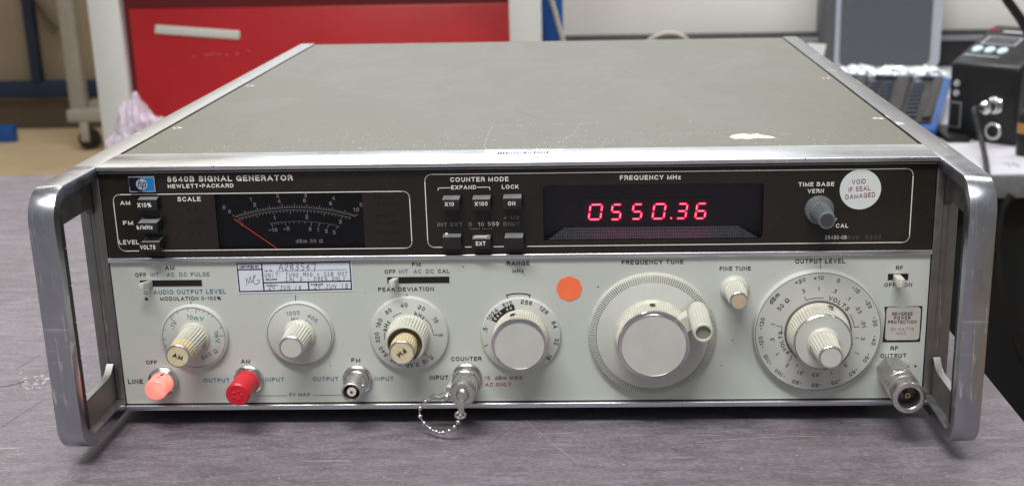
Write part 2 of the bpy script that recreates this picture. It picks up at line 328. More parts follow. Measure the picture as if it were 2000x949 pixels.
# ------------------------------------------------------------------ lettering
# a plain grotesque drawn with strokes: cap height 1, every glyph is (width, [centre lines])
def EA(cx, cy, rx, ry, a0, a1, n=14): return [(cx + rx * math.cos(math.radians(a0 + (a1 - a0) * i / n)), cy + ry * math.sin(math.radians(a0 + (a1 - a0) * i / n))) for i in range(n + 1)]
def CM(*P): return [(p.x, p.y) for p in catmull([(x, y, 0) for x, y in P], 5)]
GL = {
'A': (.74, [[(0, 0), (.37, 1), (.74, 0)], [(.14, .33), (.60, .33)]]), 'B': (.58, [[(0, 0), (0, 1), (.32, 1)] + EA(.32, .765, .22, .235, 90, -90) + [(0, .53)], [(.30, .53)] + EA(.34, .265, .24, .265, 90, -90) + [(0, 0)]]),
'C': (.66, [EA(.36, .5, .36, .5, 42, 318, 20)]), 'D': (.64, [[(0, 0), (0, 1), (.26, 1)] + EA(.26, .5, .38, .5, 90, -90) + [(0, 0)]]), 'E': (.52, [[(.52, 1), (0, 1), (0, 0), (.54, 0)], [(0, .53), (.48, .53)]]), 'F': (.50, [[(.52, 1), (0, 1), (0, 0)], [(0, .51), (.44, .51)]]),
'G': (.70, [EA(.36, .5, .36, .5, 42, 335, 20) + [(.70, .44), (.42, .44)], [(.70, .44), (.70, 0)]]), 'H': (.62, [[(0, 0), (0, 1)], [(.62, 0), (.62, 1)], [(0, .52), (.62, .52)]]), 'I': (.0, [[(0, 0), (0, 1)]]), 'J': (.42, [[(.42, 1), (.42, .25)] + EA(.21, .22, .21, .22, 0, -170)]),
'K': (.60, [[(0, 0), (0, 1)], [(.58, 1), (0, .38)], [(.2, .58), (.62, 0)]]), 'L': (.48, [[(0, 1), (0, 0), (.50, 0)]]), 'M': (.76, [[(0, 0), (0, 1), (.38, .04), (.76, 1), (.76, 0)]]), 'N': (.62, [[(0, 0), (0, 1), (.62, 0), (.62, 1)]]),
'O': (.76, [EA(.38, .5, .38, .5, 90, 450, 26)]), 'P': (.56, [[(0, 0), (0, 1), (.30, 1)] + EA(.30, .735, .26, .265, 90, -90) + [(0, .47)]]), 'Q': (.76, [EA(.38, .5, .38, .5, 90, 450, 26), [(.46, .25), (.74, -.04)]]), 'R': (.60, [[(0, 0), (0, 1), (.33, 1)] + EA(.33, .75, .25, .25, 90, -90) + [(0, .50)], [(.33, .50), (.58, .30), (.60, 0)]]),
'S': (.58, [CM((.55, .83), (.46, .97), (.28, 1), (.08, .93), (.04, .74), (.15, .58), (.30, .52), (.48, .43), (.57, .27), (.50, .07), (.28, 0), (.09, .04), (0, .18))]), 'T': (.60, [[(0, 1), (.60, 1)], [(.30, 1), (.30, 0)]]), 'U': (.62, [[(0, 1), (0, .3)] + EA(.31, .31, .31, .31, 180, 360) + [(.62, 1)]]),
'V': (.68, [[(0, 1), (.34, 0), (.68, 1)]]), 'W': (1.0, [[(0, 1), (.25, 0), (.5, .96), (.75, 0), (1, 1)]]), 'X': (.62, [[(0, 1), (.62, 0)], [(.62, 1), (0, 0)]]), 'Y': (.64, [[(0, 1), (.32, .44), (.64, 1)], [(.32, .44), (.32, 0)]]), 'Z': (.58, [[(0, 1), (.58, 1), (0, 0), (.60, 0)]]),
'0': (.50, [EA(.25, .5, .25, .5, 90, 450, 24)]), '1': (.26, [[(0, .76), (.14, .82), (.24, 1), (.24, 0)]]), '2': (.52, [CM((.02, .68), (.07, .92), (.26, 1), (.46, .92), (.50, .70), (.38, .48), (.12, .25), (0, 0)) + [(.54, 0)]]), '3': (.52, [CM((.03, .90), (.12, .98), (.27, 1), (.44, .92), (.47, .74), (.38, .57), (.20, .54)), CM((.20, .54), (.42, .50), (.52, .30), (.44, .07), (.25, 0), (.10, .02), (.01, .11))]),
'4': (.56, [[(.42, 0), (.42, 1), (0, .27), (.58, .27)]]), '5': (.52, [[(.48, 1), (.10, 1), (.05, .52)], CM((.05, .52), (.26, .62), (.45, .54), (.52, .31), (.44, .07), (.22, 0), (.02, .06))]), '6': (.52, [EA(.26, .31, .26, .31, 90, 450, 20), CM((0, .30), (.01, .62), (.10, .90), (.28, 1), (.46, .87))]),
'7': (.50, [[(0, 1), (.52, 1), (.32, .55), (.16, 0)]]), '8': (.52, [EA(.26, .765, .20, .235, 90, 450, 18), EA(.26, .265, .26, .265, 90, 450, 20)]), '9': (.52, [EA(.26, .69, .26, .31, 90, 450, 20), CM((.52, .70), (.51, .38), (.42, .10), (.24, 0), (.06, .13))]),
'd': (.48, [[(.48, 0), (.48, 1)], EA(.25, .33, .24, .34, 0, 360, 18)]), 'k': (.44, [[(0, 0), (0, 1)], [(.42, .68), (0, .25)], [(.16, .42), (.46, 0)]]), 'z': (.42, [[(0, .68), (.42, .68), (0, 0), (.44, 0)]]), 'm': (.76, [[(0, 0), (0, .68)], [(0, .45)] + EA(.19, .48, .19, .20, 180, 0, 8) + [(.38, 0)], [(.38, .45)] + EA(.57, .48, .19, .20, 180, 0, 8) + [(.76, 0)]]), 'r': (.28, [[(0, 0), (0, .68)], [(0, .4), (.10, .62), (.30, .68)]]), 'n': (.42, [[(0, 0), (0, .68)], [(0, .45)] + EA(.21, .46, .21, .22, 180, 0, 8) + [(.42, 0)]]), 'g': (.46, [EA(.23, .33, .23, .34, 0, 360, 16), [(.46, .68), (.46, -.1)] + EA(.23, -.1, .23, .17, 0, -150, 8)]),
'µ': (.46, [[(0, .68), (0, -.28)], [(0, .25)] + EA(.21, .24, .21, .24, 180, 330, 8) + [(.42, .3)], [(.44, .68), (.44, 0)]]), 'Ω': (.74, [[(0, 0), (.24, 0), (.24, .12)] + EA(.37, .56, .35, .43, 240, -60, 20) + [(.50, .12), (.50, 0), (.74, 0)]]), '%': (.86, [EA(.18, .76, .17, .23, 0, 360, 14), EA(.68, .24, .17, .23, 0, 360, 14), [(.66, 1), (.20, 0)]]),
'+': (.5, [[(0, .42), (.5, .42)], [(.25, .67), (.25, .17)]]), '-': (.28, [[(0, .38), (.28, .38)]]), '/': (.34, [[(0, 0), (.34, 1)]]), '.': (.02, [[(0, .0), (.02, .0)]]), '•': (.20, [EA(.10, .5, .05, .06, 0, 360, 8), EA(.10, .5, .12, .14, 0, 360, 8)]), ':': (.02, [[(0, 0), (.02, 0)], [(0, .5), (.02, .5)]]), ',': (.02, [[(0, 0), (.02, 0)]])}
def ribbon(P, w_):
    Q = [P[0]]
    for p in P[1:]:
        if math.hypot(p[0] - Q[-1][0], p[1] - Q[-1][1]) > 1e-3: Q.append(p)
    P = [Vector(p) for p in Q]; n = len(P); vs = []; closed = n > 3 and (P[0] - P[-1]).length < 1e-2
    for i in range(n):
        if closed: a = P[i] - P[i - 1 if i > 0 else n - 2]; b = P[i + 1 if i < n - 1 else 1] - P[i]
        else: a = P[i] - P[max(0, i - 1)]; b = P[min(n - 1, i + 1)] - P[i]
        a = a.normalized() if a.length > 0 else b.normalized(); b = b.normalized() if b.length > 0 else a
        t = (a + b); t = t.normalized() if t.length > 1e-3 else a
        m = Vector((-t.y, t.x)); k = min(1.9, 1 / max(0.3, abs(m.dot(Vector((-b.y, b.x)))))); ext = Vector((0, 0))
        if not closed and i == 0: ext = -b * w_ * 0.5
        if not closed and i == n - 1: ext = a * w_ * 0.5
        if n == 1: ext = Vector((0, 0))
        vs += [P[i] + ext + m * w_ / 2 * k, P[i] + ext - m * w_ / 2 * k]
    return vs, [(2 * i, 2 * i + 1, 2 * i + 3, 2 * i + 2) for i in range(n - 1)]
FC = {}
def glyphs(s, bold=0.012, space=1.0):
    k = (s, bold, space)
    if k in FC: return FC[k]
    sw0 = sw = 0.155 + bold * 2.4; x = 0.0; vs = []; fs = []; layer = 0
    for ch in s:
        if ch == ' ': x += 0.50; continue
        w_, st = GL[ch]
        for j, P in enumerate(st):
            sw = sw0 * (0.84 if ch.isdigit() else 1.0); P = [(x + sw / 2 + px, sw / 2 + py * (1 - sw)) for px, py in P]; v, f = ribbon(P, sw); m = len(vs)
            vs += [(p.x, p.y, layer % 3) for p in v]; fs += [tuple(m + i for i in q) for q in f]; layer += 1
        x += w_ + sw + 0.24
    xs = [p[0] for p in vs]; FC[k] = (vs, fs, min(xs), max(xs)); return FC[k]
def font_glyphs(s):
    cu = bpy.data.curves.new('f', 'FONT'); cu.body = s; cu.resolution_u = 3; cu.fill_mode = 'FRONT'
    o = bpy.data.objects.new('f', cu); C.objects.link(o); bpy.context.view_layer.update()
    me = bpy.data.meshes.new_from_object(o.evaluated_get(bpy.context.evaluated_depsgraph_get()))
    r = ([(v.co.x, v.co.y, 0) for v in me.vertices], [tuple(p.vertices) for p in me.polygons])
    bpy.data.objects.remove(o); bpy.data.curves.remove(cu); bpy.data.meshes.remove(me)
    xs = [p[0] for p in r[0]]; return (r[0], r[1], min(xs), max(xs))
def put_text(mb, s, x, z, wd, cap, y, ang=0.0, anchor='l', bold=0.014, shear=0.0):
    """text in the plane Y=y, baseline left end at (x,z) (or centre of the letters with anchor 'c'), ang in degrees"""
    if not s.strip(): return
    hp = s == 'hp'
    vs, fs, a, b = font_glyphs(s) if hp else glyphs(s, bold); H = 0.7 if hp else 1.0
    sx = wd / (b - a) if wd else cap / H * 1.02; sz = cap / H
    ca, sa = math.cos(math.radians(ang)), math.sin(math.radians(ang))
    W = (b - a) * sx; out = []
    for px, py, ly in vs:
        X = (px - a) * sx + shear * py * sz; Z = py * sz
        if anchor == 'c': X -= W / 2; Z -= cap / 2
        out.append((x + X * ca - Z * sa, y - ly * 0.006, z + X * sa + Z * ca))
    mb.add(out, fs)
EPS = 0.09
def T(s, u0, v, u1, cap, ink, parent, y=0.0, name='lettering', bold=0.014, ang=0.0, eps=EPS):
    """printed words: left baseline point and right end, in photograph pixels, on the plane Y=y"""
    p = at(u0, v, y); q = at(u1, v - 0.0118 * (u1 - u0), y); h = (at(u0, v - cap, y) - p).length
    mb = MB(); put_text(mb, s, p.x, p.z, (q.x - p.x) / math.cos(math.radians(ang)), h, y - eps, ang, 'l', bold)
    return mb.build(name, M[ink], parent, (p.x, y, p.z), smooth=False, recalc=False)
def L(pts, ink, parent, wd=0.35, y=0.0, name='printed_line'):
    P = [at(u, v, y) for u, v in pts]; mb = MB(); mb.poly([(p.x, p.z) for p in P], wd, y - EPS)
    return mb.build(name, M[ink], parent, tuple(P[0]), smooth=False, recalc=False)
def rrect_line(mb, x0, x1, z0, z1, r, wd, y, gaps=()):
    def arcp(cx, cz, a0):
        return [(cx + r * math.cos(math.radians(a0 + 15 * i)), cz + r * math.sin(math.radians(a0 + 15 * i))) for i in range(7)]
    P = arcp(x1 - r, z1 - r, 0) + arcp(x0 + r, z1 - r, 90) + arcp(x0 + r, z0 + r, 180)
    Q = arcp(x1 - r, z0 + r, 270) + [(x1, z1 - r)]
    mb.poly(P, wd, y); mb.poly(Q, wd, y)
    cur = x0 + r
    for g0, g1 in sorted(gaps) + [(x1 - r, None)]:
        mb.line((cur, z0), (g0, z0), wd, y); cur = g1
def rrect(x0, x1, z0, z1, r, n=6):
    P = []
    for cx, cz, a in ((x1 - r, z1 - r, 0), (x0 + r, z1 - r, 90), (x0 + r, z0 + r, 180), (x1 - r, z0 + r, 270)):
        for i in range(n + 1):
            q = math.radians(a + 90 * i / n); P.append((cx + r * math.cos(q), cz + r * math.sin(q)))
    return P
def plate(mb, P, y0, y1):                   # thick flat shape: outline P (x,z), front at y0, back at y1
    n = len(P); mb.add([(x, y0, z) for x, z in P] + [(x, y1, z) for x, z in P], [tuple(range(n)), tuple(reversed(range(n, 2 * n)))] + [(i, (i + 1) % n, n + (i + 1) % n, n + i) for i in range(n)])

# ================================================================== SETTING
TZ = -12.0
mb = MB(); mb.box(-3200, atz(1930, 735, TZ).x, -900, atz(50, 342, TZ).y, TZ - 32, TZ, 1.2)
o = mb.build('workbench_top', M['laminate_grey']); tag(o, kind='structure')
plain('floor_beige', srgb(196, 176, 142), 0.55, wear=0.08, sc_=4)
mb = MB(); mb.box(-9000, 7000, -4000, 5698, -920, -900); o = mb.build('floor', M['floor_beige'], smooth=False); tag(o, kind='structure')
plain('wall_tan', srgb(138, 124, 102), 0.7, wear=0.10, sc_=2)
mb = MB(); mb.box(-9000, 1800, 5700, 5800, -900, 2600); o = mb.build('back_wall', M['wall_tan'], smooth=False); tag(o, kind='structure')
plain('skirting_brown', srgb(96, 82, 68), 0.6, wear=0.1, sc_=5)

# ================================================================== THE GENERATOR
G = empty('signal_generator', 'grey bench signal generator with lit red digits and carrying handles', 'signal generator', (0, 240, TZ))
ZB, ZR, ZT, D = -3.5, 122.8, 119.1, 483.0
# chassis
mb = MB(); mb.box(-199, 199, 9.5, D, ZB + 0.5, 121.0); mb.build('chassis', M['black_plastic'], G, (0, 240, 0))
mb = MB(); mb.box(-199.1, 199.1, 28.3, D - 0.5, 121.2, 122.0, 0.25, 1); mb.build('top_cover', M['vinyl_olive'], G, (0, 0, 121))
# ragged front lip of the vinyl
mb = MB(); x = -198.5; rr = random.Random(3)
while x < 198:
    wx = rr.uniform(0.7, 1.9); d = rr.uniform(0.2, 1.3)
    mb.add([(x, 28.4, 121.95), (x + wx, 28.4, 121.95), (x + wx * 0.7, 28.4 - d, 122.0), (x + wx * 0.3, 28.4 - d, 122.0)], [(0, 1, 2, 3)]); x += wx * rr.uniform(0.9, 1.5)
mb.build('frayed_edge', M['chip_white'], G, (0, 28, 122), smooth=False, kind='stuff')
# side frames, rails and handles
for sgn in (-1, 1):
    X = lambda a: sgn * a
    def bx(m, a, b, y0, y1, z0, z1, bev=0.0):
        x0, x1 = sorted((X(a), X(b))); m.box(x0, x1, y0, y1, z0, z1, bev)
    side = 'left' if sgn < 0 else 'right'
    mb = MB(); bx(mb, 200.0, 203.8, 0, D, ZB, ZR - 1.0, 0.3); bx(mb, 203.8, 211.4, 1.0, D, ZB, ZR - 1.0, 0.3)
    bx(mb, 206.6, 207.1, 0.55, 2, 6, 106)
    fr = mb.build('side_frame', M['cast_metal'], G, (X(206), 0, 60))
    mb = MB(); bx(mb, 199.7, 211.6, -0.5, D + 1, ZR - 1.0, ZR, 0.35); mb.build('top_rail', M['rail_metal' if sgn < 0 else 'rail_metal_worn'], fr, (X(206), 240, ZR))
    # the strap: C loop swept in the Y-Z plane
    R_, th, H_ = 15.0, 5.6, 53.5
    def cpath(off):
        r = R_ - off; P = [(0.0 if off == 0 else 0.0, ZR - off)]
        for i in range(13):
            a = math.radians(90 + 90 * i / 12); P.append((-H_ + R_ + r * math.cos(a), ZR - R_ + r * math.sin(a)))
        for i in range(13):
            a = math.radians(180 + 90 * i / 12); P.append((-H_ + R_ + r * math.cos(a), ZB + R_ + r * math.sin(a)))
        P.append((0.0, ZB + off)); return P
    po, pi = cpath(0), cpath(th)
    bm = bmesh.new(); xa, xb = X(199.8), X(211.6)
    rows = [[bm.verts.new((xx, p[0], p[1])) for p in P] for xx, P in ((xa, po), (xb, po), (xb, pi), (xa, pi))]
    n = len(po)
    for k in range(4):
        for i in range(n - 1): bm.faces.new((rows[k][i], rows[k][i + 1], rows[(k + 1) % 4][i + 1], rows[(k + 1) % 4][i]))
    for i in (0, n - 1): bm.faces.new([rows[k][i] for k in range(4)])
    bmesh.ops.recalc_face_normals(bm, faces=bm.faces)
    ed = [e for e in bm.edges if abs(e.verts[0].co.x - e.verts[1].co.x) < 1e-4 and (e.verts[0] in rows[0] + rows[1] and e.verts[1] in rows[0] + rows[1])]
    bmesh.ops.bevel(bm, geom=ed, offset=0.5, segments=2, affect='EDGES', profile=0.5)
    mb = MB(); mb.from_bm(bm); hd = mb.build('handle', M['strap_metal'], G, (X(206), -50, 60))
    # webs in the corners of the handle
    def web(P):
        mb = MB()
        n = len(P); a, b = X(204.2), X(207.6)
        mb.add([(a, y, z) for y, z in P] + [(b, y, z) for y, z in P], [tuple(range(n)), tuple(reversed(range(n, 2 * n)))] + [(i, (i + 1) % n, n + (i + 1) % n, n + i) for i in range(n)])
        mb.build('web', M['cast_metal'], hd, (X(208), -20, P[0][1]))
    web([(0.8, ZB + 5), (0.8, ZB + 24.5), (-3.5, ZB + 21), (-8, ZB + 19.5), (-47.5, ZB + 19.5), (-47.5, ZB + 12), (-44, ZB + 7), (-38, ZB + 5)])
    web([(0.8, ZR - 5), (0.8, ZR - 24), (-3.5, ZR - 20.5), (-8, ZR - 19.5), (-47.5, ZR - 19.5), (-47.5, ZR - 12), (-44, ZR - 7), (-38, ZR - 5)])
    # bright cast upper surfaces on the lower web
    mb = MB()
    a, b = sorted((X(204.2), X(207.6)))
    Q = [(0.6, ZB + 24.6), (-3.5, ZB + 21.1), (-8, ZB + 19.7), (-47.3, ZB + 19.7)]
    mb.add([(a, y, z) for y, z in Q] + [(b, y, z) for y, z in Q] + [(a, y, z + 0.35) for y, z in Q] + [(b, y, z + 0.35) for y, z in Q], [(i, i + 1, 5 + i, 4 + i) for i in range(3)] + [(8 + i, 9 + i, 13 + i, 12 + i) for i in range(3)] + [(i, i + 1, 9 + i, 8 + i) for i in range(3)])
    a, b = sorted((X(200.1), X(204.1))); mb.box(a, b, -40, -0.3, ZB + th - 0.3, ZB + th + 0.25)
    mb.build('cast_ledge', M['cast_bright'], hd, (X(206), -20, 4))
    # grooved grip behind the strap
    mb = MB(); z = 6.0
    while z < 108:
        z1 = min(z + 17.4, 110); bx(mb, 200.6, 210.6, -H_ + th + 0.2, -H_ + th + 5.8, z, z1, 0.4); z = z1 + 0.3
    mb.build('grip_strip', M['grip_black'], hd, (X(206), -45, 60))
# feet
for x in (-165, 165):
    for y in (35, 440):
        mb = MB(); mb.box(x - 16, x + 16, y - 14, y + 14, TZ, ZB + 0.4, 2.0)
        mb.build('foot', M['grip_black'], G, (x, y, TZ))
# trims
mb = MB(); mb.box(-199.9, 199.9, -2.6, 27.4, 120.6, ZR + 0.1, 0.55, 3); tt = mb.build('top_trim', M['trim_metal'], G, (0, 0, 122))
mb = MB(); mb.box(-199.6, 199.6, -0.4, 6, ZT - 0.1, ZT + 0.6); mb.build('seam_strip', M['ink_dim'], G, (0, 0, 119))
mb = MB(); mb.box(-199.9, 199.9, -1.5, 4, 74.7, 77.1, 0.5, 3); mb.build('middle_trim', M['trim_metal'], G, (0, 0, 75))
mb = MB(); mb.box(-199.9, 199.9, -1.8, 4, -3.2, -0.5, 0.5, 3); mb.build('bottom_trim', M['trim_metal'], G, (0, 0, -2))
# nicks in the trim edge
mb = MB()
for u in (418, 1570):
    p = atz(u, 322 - (u - 420) * 0.0125, ZR); mb.sphere((p.x, -2.5, ZR - 0.2), 0.75, 12, 8)
mb.build('nick', M['chrome'], tt, (0, -2.5, ZR), kind='stuff')
# screws / chipped dimples in the cover
for (u, v) in ((345, 250), (488, 168), (1613, 153), (1714, 232)):
    p = atz(u, v, 122); mb = MB()
    n = 11; P = []
    for i in range(n):
        a = 2 * PI * i / n; P.append((p.x + (3.4 + random.uniform(-1.4, 0.9)) * math.cos(a), p.y + (2.4 + random.uniform(-1.2, 1.0)) * math.sin(a), 122.06))
    mb.add(P, [tuple(range(n))]); sc1 = mb.build('cover_screw', M['chip_white'], G, tuple(p), smooth=False, recalc=False)
    mb = MB(); mb.add([(p.x + 1.3 * math.cos(a * PI / 4), p.y + 1.3 * math.sin(a * PI / 4), 122.12) for a in range(8)], [tuple(range(8))]); mb.build('screw_head', M['dark_gap'], sc1, tuple(p), smooth=False, recalc=False)
mb = MB(); rr = random.Random(17)
for i in range(46):
    u = rr.gauss(1120, 260); v = rr.uniform(303, 316) - (u - 1000) * 0.0125; a = rr.choice((-1, 1)) * rr.uniform(0.15, 1.2); l = rr.uniform(4, 20)
    if not 240 < u < 1780 or 935 < u < 1100: continue
    p = atz(u, v, ZR + 0.14); q = p + Vector((l * 0.25 * math.cos(a), l * 0.25 * math.sin(a), 0))
    if not (-2 < q.y < 26 and -2 < p.y < 26): continue
    nn = Vector((-(q - p).y, (q - p).x, 0)).normalized() * rr.uniform(0.04, 0.11); mb.add([p - nn, q - nn, q + nn, p + nn], [(0, 1, 2, 3)])
mb.build('trim_scratch', M['cast_metal'], tt, (0, 0, ZR), smooth=False, kind='stuff', recalc=False)
# torn paper residue on the cover
uv = [(1424, 268), (1430, 264), (1442, 262), (1455, 261), (1463, 263), (1480, 261), (1488, 264), (1500, 265), (1516, 269), (1502, 271), (1480, 270), (1462, 272), (1445, 271), (1436, 272)]
mb = MB(); P = [atz(a, b, 122.1) for a, b in uv]; mb.add([tuple(q) for q in P], [tuple(range(len(P)))]); mb.build('paper_residue', M['chip_yellow'], G, tuple(P[0]), smooth=False, recalc=False)
# scratches and specks on the cover
mb = MB(); rr = random.Random(11)
for (a, b, c, d) in ((1003, 216, 1030, 224), (1030, 224, 1062, 234), (1566, 217, 1582, 220)):
    p = atz(a, b, 122.08); q = atz(c, d, 122.08); dd = (q - p).normalized(); nn = Vector((-dd.y, dd.x, 0)) * 0.09
    mb.add([p - nn, q - nn, q + nn, p + nn], [(0, 1, 2, 3)])
mb.build('scratch', M['dark_gap'], G, (0, 100, 122), smooth=False, kind='stuff', recalc=False)
mb = MB()
for i in range(190):
    y = 30 + abs(rr.gauss(0, 24)); x = rr.gauss(-30, 70) if i % 2 else rr.uniform(-195, 195); r = rr.uniform(0.10, 0.42)
    mb.add([(x + r * math.cos(a * PI / 3) * rr.uniform(0.6, 1.8), y + r * math.sin(a * PI / 3), 122.07) for a in range(6)], [tuple(range(6))])
mb.build('paint_speck', M['chip_white'], G, (0, 60, 122), smooth=False, kind='stuff', recalc=False)
mb = MB(); rr = random.Random(31)
for P in (((945, 291), (952, 265), (963, 246)), ((963, 246), (1060, 243), (1182, 241)), ((930, 289), (1000, 288), (1120, 287)), ((1300, 262), (1400, 258), (1560, 262)), ((1080, 285), (1120, 262), (1135, 240))):
    for i in range(len(P) - 1):
        a = atz(*P[i], 122.07); b = atz(*P[i + 1], 122.07); n = int((b - a).length / 0.55)
        for k_ in range(n):
            if rr.random() < 0.55: continue
            c = a.lerp(b, (k_ + rr.random()) / n) + Vector((rr.gauss(0, .25), rr.gauss(0, .5), 0)); r = rr.uniform(0.08, 0.26)
            mb.add([(c.x + r * rr.uniform(.8, 2.2) * math.cos(q * PI / 3), c.y + r * math.sin(q * PI / 3), 122.08) for q in range(6)], [tuple(range(6))])
mb.build('glue_residue', M['chip_white'], G, (0, 60, 122), smooth=False, kind='stuff', recalc=False)
# barcode label on the trim
P = [atz(u, v, ZR + 0.22) for u, v in ((944, 304), (948, 292), (1100, 291), (1098, 302), (1092, 306), (950, 307))]
mb = MB(); mb.add([tuple(q) for q in P], [tuple(range(6))]); bl = mb.build('barcode_label', M['paper_white'], G, tuple(P[0]), smooth=False, recalc=False)
mb = MB(); mbx = MB(); rr = random.Random(5); q0 = atz(971, 301.5, ZR + 0.3); q1 = atz(1070, 300.3, ZR + 0.3); hh = 5.6; x = q0.x
while x < q1.x:
    wd = rr.choice((0.35, 0.35, 0.8)); mbx.add([(x, q0.y, q0.z), (x + wd, q0.y, q0.z), (x + wd, q0.y + hh, q0.z), (x, q0.y + hh, q0.z)], [(0, 1, 2, 3)]); x += wd + rr.choice((0.35, 0.5, 0.8))
mbx.build('barcode', M['ink_black'], bl, tuple(q0), smooth=False, recalc=False)
vs, fs, a_, b_ = glyphs('NVAL  Trng ID SET 5200000', 0.0); q0 = atz(952, 295.0, ZR + 0.3); q1 = atz(1092, 294.0, ZR + 0.3); k = (q1.x - q0.x) / (b_ - a_)
mb = MB(); mb.add([(q0.x + (x - a_) * k, q0.y + y * k * 1.3, q0.z + ly * 0.006) for x, y, ly in vs], fs); mb.build('lettering', M['ink_black'], bl, tuple(q0), smooth=False, recalc=False)

# ------------------------------------------------------------------ upper (dark) panel, with openings for meter and display
pA = at(418, 379); pB = at(707.6, 376); pC = at(430, 484); mx0, mx1, mz1, mz0 = pA.x, at(710, 430).x, at(560, 377.5).z, at(560, 487.3).z
dx0, dx1, dz1, dz0 = at(1061, 415).x, at(1491, 412).x, at(1270, 360).z, at(1270, 467.5).z
mb = MB()
z0, z1 = 77.3, ZT - 0.5
mb.box(-199.5, mx0, 0, 1.4, z0, z1); mb.box(mx1, dx0, 0, 1.4, z0, z1); mb.box(dx1, 199.5, 0, 1.4, z0, z1)
mb.box(mx0, mx1, 0, 1.4, mz1, z1); mb.box(mx0, mx1, 0, 1.4, z0, mz0); mb.box(dx0, dx1, 0, 1.4, dz1, z1); mb.box(dx0, dx1, 0, 1.4, z0, dz0)
UP = mb.build('upper_panel', M['panel_dark'], G, (0, 0, 98), smooth=False)
def TU(*a, **k): return T(*a, parent=UP, **k)
TU('8640B SIGNAL GENERATOR', 327.2, 355.6, 572, 11, 'ink_white', bold=0.022)
TU('HEWLETT•PACKARD', 328.2, 367.7, 456.5, 7.6, 'ink_white', bold=0.018)
TU('AM', 235, 400.3, 255, 7.8, 'ink_white'); TU('FM', 241, 439.3, 260.5, 7.8, 'ink_white'); TU('LEVEL', 233.7, 477.4, 272, 8.6, 'ink_white')
TU('SCALE', 346.8, 393.5, 392.5, 8.8, 'ink_white')
TU('0-5', 366.2, 412.9, 387, 8, 'ink_ghost'); TU('0-10', 369, 437, 395, 8, 'ink_ghost'); TU('0-3', 372, 461, 393, 8, 'ink_ghost')
TU('REDUCE', 732, 388, 768, 6, 'ink_ghost'); TU('PEAK', 737, 402, 775, 6, 'ink_ghost'); TU('REDUCE', 735, 423, 774, 6, 'ink_ghost'); TU('FM VERN', 734, 438, 776, 6, 'ink_ghost'); TU('REDUCE', 737, 457, 775, 6, 'ink_ghost')
b0 = at(233, 490.5); b1 = at(804, 484); a0 = at(218.5, 380); a1 = at(801, 374)
mb = MB(); rrect_line(mb, (at(226, 430)).x, at(802.3, 430).x, (b0.z + b1.z) / 2, (a0.z + a1.z) / 2, 3.2, 0.42, -EPS, [(at(272, 491).x, at(316, 490).x)])
mb.build('outline', M['ink_white'], UP, tuple(a0), smooth=False, recalc=False)
mb = MB(); zb = (at(838, 481).z + at(1775, 475).z) / 2; zt = (at(831, 341).z + at(1781, 329.5).z) / 2
rrect_line(mb, at(832.5, 410).x, at(1780, 400).x, zb, zt, 3.2, 0.42, -EPS, [(at(868, 482).x, at(908, 482).x), (at(921, 481).x, at(964, 481).x), (at(984, 481).x, at(1030, 481).x)])
mb.build('outline', M['ink_white'], UP, tuple(at(831, 341)), smooth=False, recalc=False)
# badge
q0 = at(251.5, 343.3); q1 = at(308.5, 373.5); x0, x1, zz0, zz1 = q0.x, q1.x - 0.4, q1.z - 0.1, q0.z
mb = MB(); mb.box(x0, x1, -1.6, 0.05, zz0, zz1, 0.35); bd = mb.build('badge', M['chrome'], UP, tuple(q0))
xm = (x0 + x1) / 2
mb = MB(); mb.box(x0 + 0.6, xm, -1.75, -1.5, zz0 + 0.6, zz1 - 0.7); mb.build('badge_field', M['logo_navy'], bd, tuple(q0), smooth=False)
mb = MB(); mb.box(xm, x1 - 0.6, -1.75, -1.5, zz0 + 0.6, zz1 - 0.7); mb.build('badge_field', M['logo_blue'], bd, tuple(q0), smooth=False)
mb = MB(); cc = ((x0 + x1) / 2, (zz0 + zz1) / 2); mb.disc(cc[0], cc[1], 2.75, -1.82, 32); mb.build('emblem_disc', M['logo_disc'], bd, tuple(q0), smooth=False, recalc=False)
mb = MB(); put_text(mb, 'hp', cc[0] - 2.1, cc[1] - 1.35, 3.9, 3.9, -1.9, 0, 'l', 0.005, shear=0.28); mb.build('lettering', M['logo_navy'], bd, tuple(q0), smooth=False, recalc=False)

# push buttons: front face corners in the photograph, how far it stands out
def button(u0, v0, u1, v1, out, words=None, cap=8, tu=None, mark=None):
    a = at(u0, v0, -out); b = at(u1, v1, -out); c = ((a.x + b.x) / 2, 0, (a.z + b.z) / 2)
    mb = MB(); mb.hexa([(a.x, -out, b.z), (b.x, -out, b.z), (b.x, 1, b.z), (a.x, 1, b.z), (a.x, -out, a.z), (b.x, -out, a.z), (b.x, 1, a.z + 0.6), (a.x, 1, a.z + 0.6)], 0.3)
    bt = mb.build('push_button', M['button_black'], UP, c)
    mb = MB(); mb.add([(a.x + 0.3, -out + 0.4, a.z + 0.07), (b.x - 0.3, -out + 0.4, a.z + 0.07), (b.x - 0.3, -0.1, a.z + 0.66), (a.x + 0.3, -0.1, a.z + 0.66)], [(0, 1, 2, 3)]); mb.build('button_top', M['button_top' if out > 4 else 'button_black'], bt, c, smooth=False)  # lighter sheet puts the overhead light on the black button's top into its colour
    # recess round the button
    mb = MB(); P = rrect(a.x - 0.7, b.x + 0.9, b.z - 0.5, a.z + 1.1, 0.8); mb.add([(x, -0.04, z) for x, z in P], [tuple(range(len(P)))]); mb.build('button_recess', M['hole_dark'], bt, c, smooth=False, recalc=False)
    if words: T(words, tu[0], tu[1], tu[2], cap, 'ink_white', bt, y=-out, bold=0.022)
    return bt, a, b
button(267, 391, 308, 411.5, 4.2, 'X10%', 8.6, (268.5, 405, 296))
button(267, 436.5, 308.5, 455, 7.5, 'k/MHz', 8, (267.5, 448, 299))
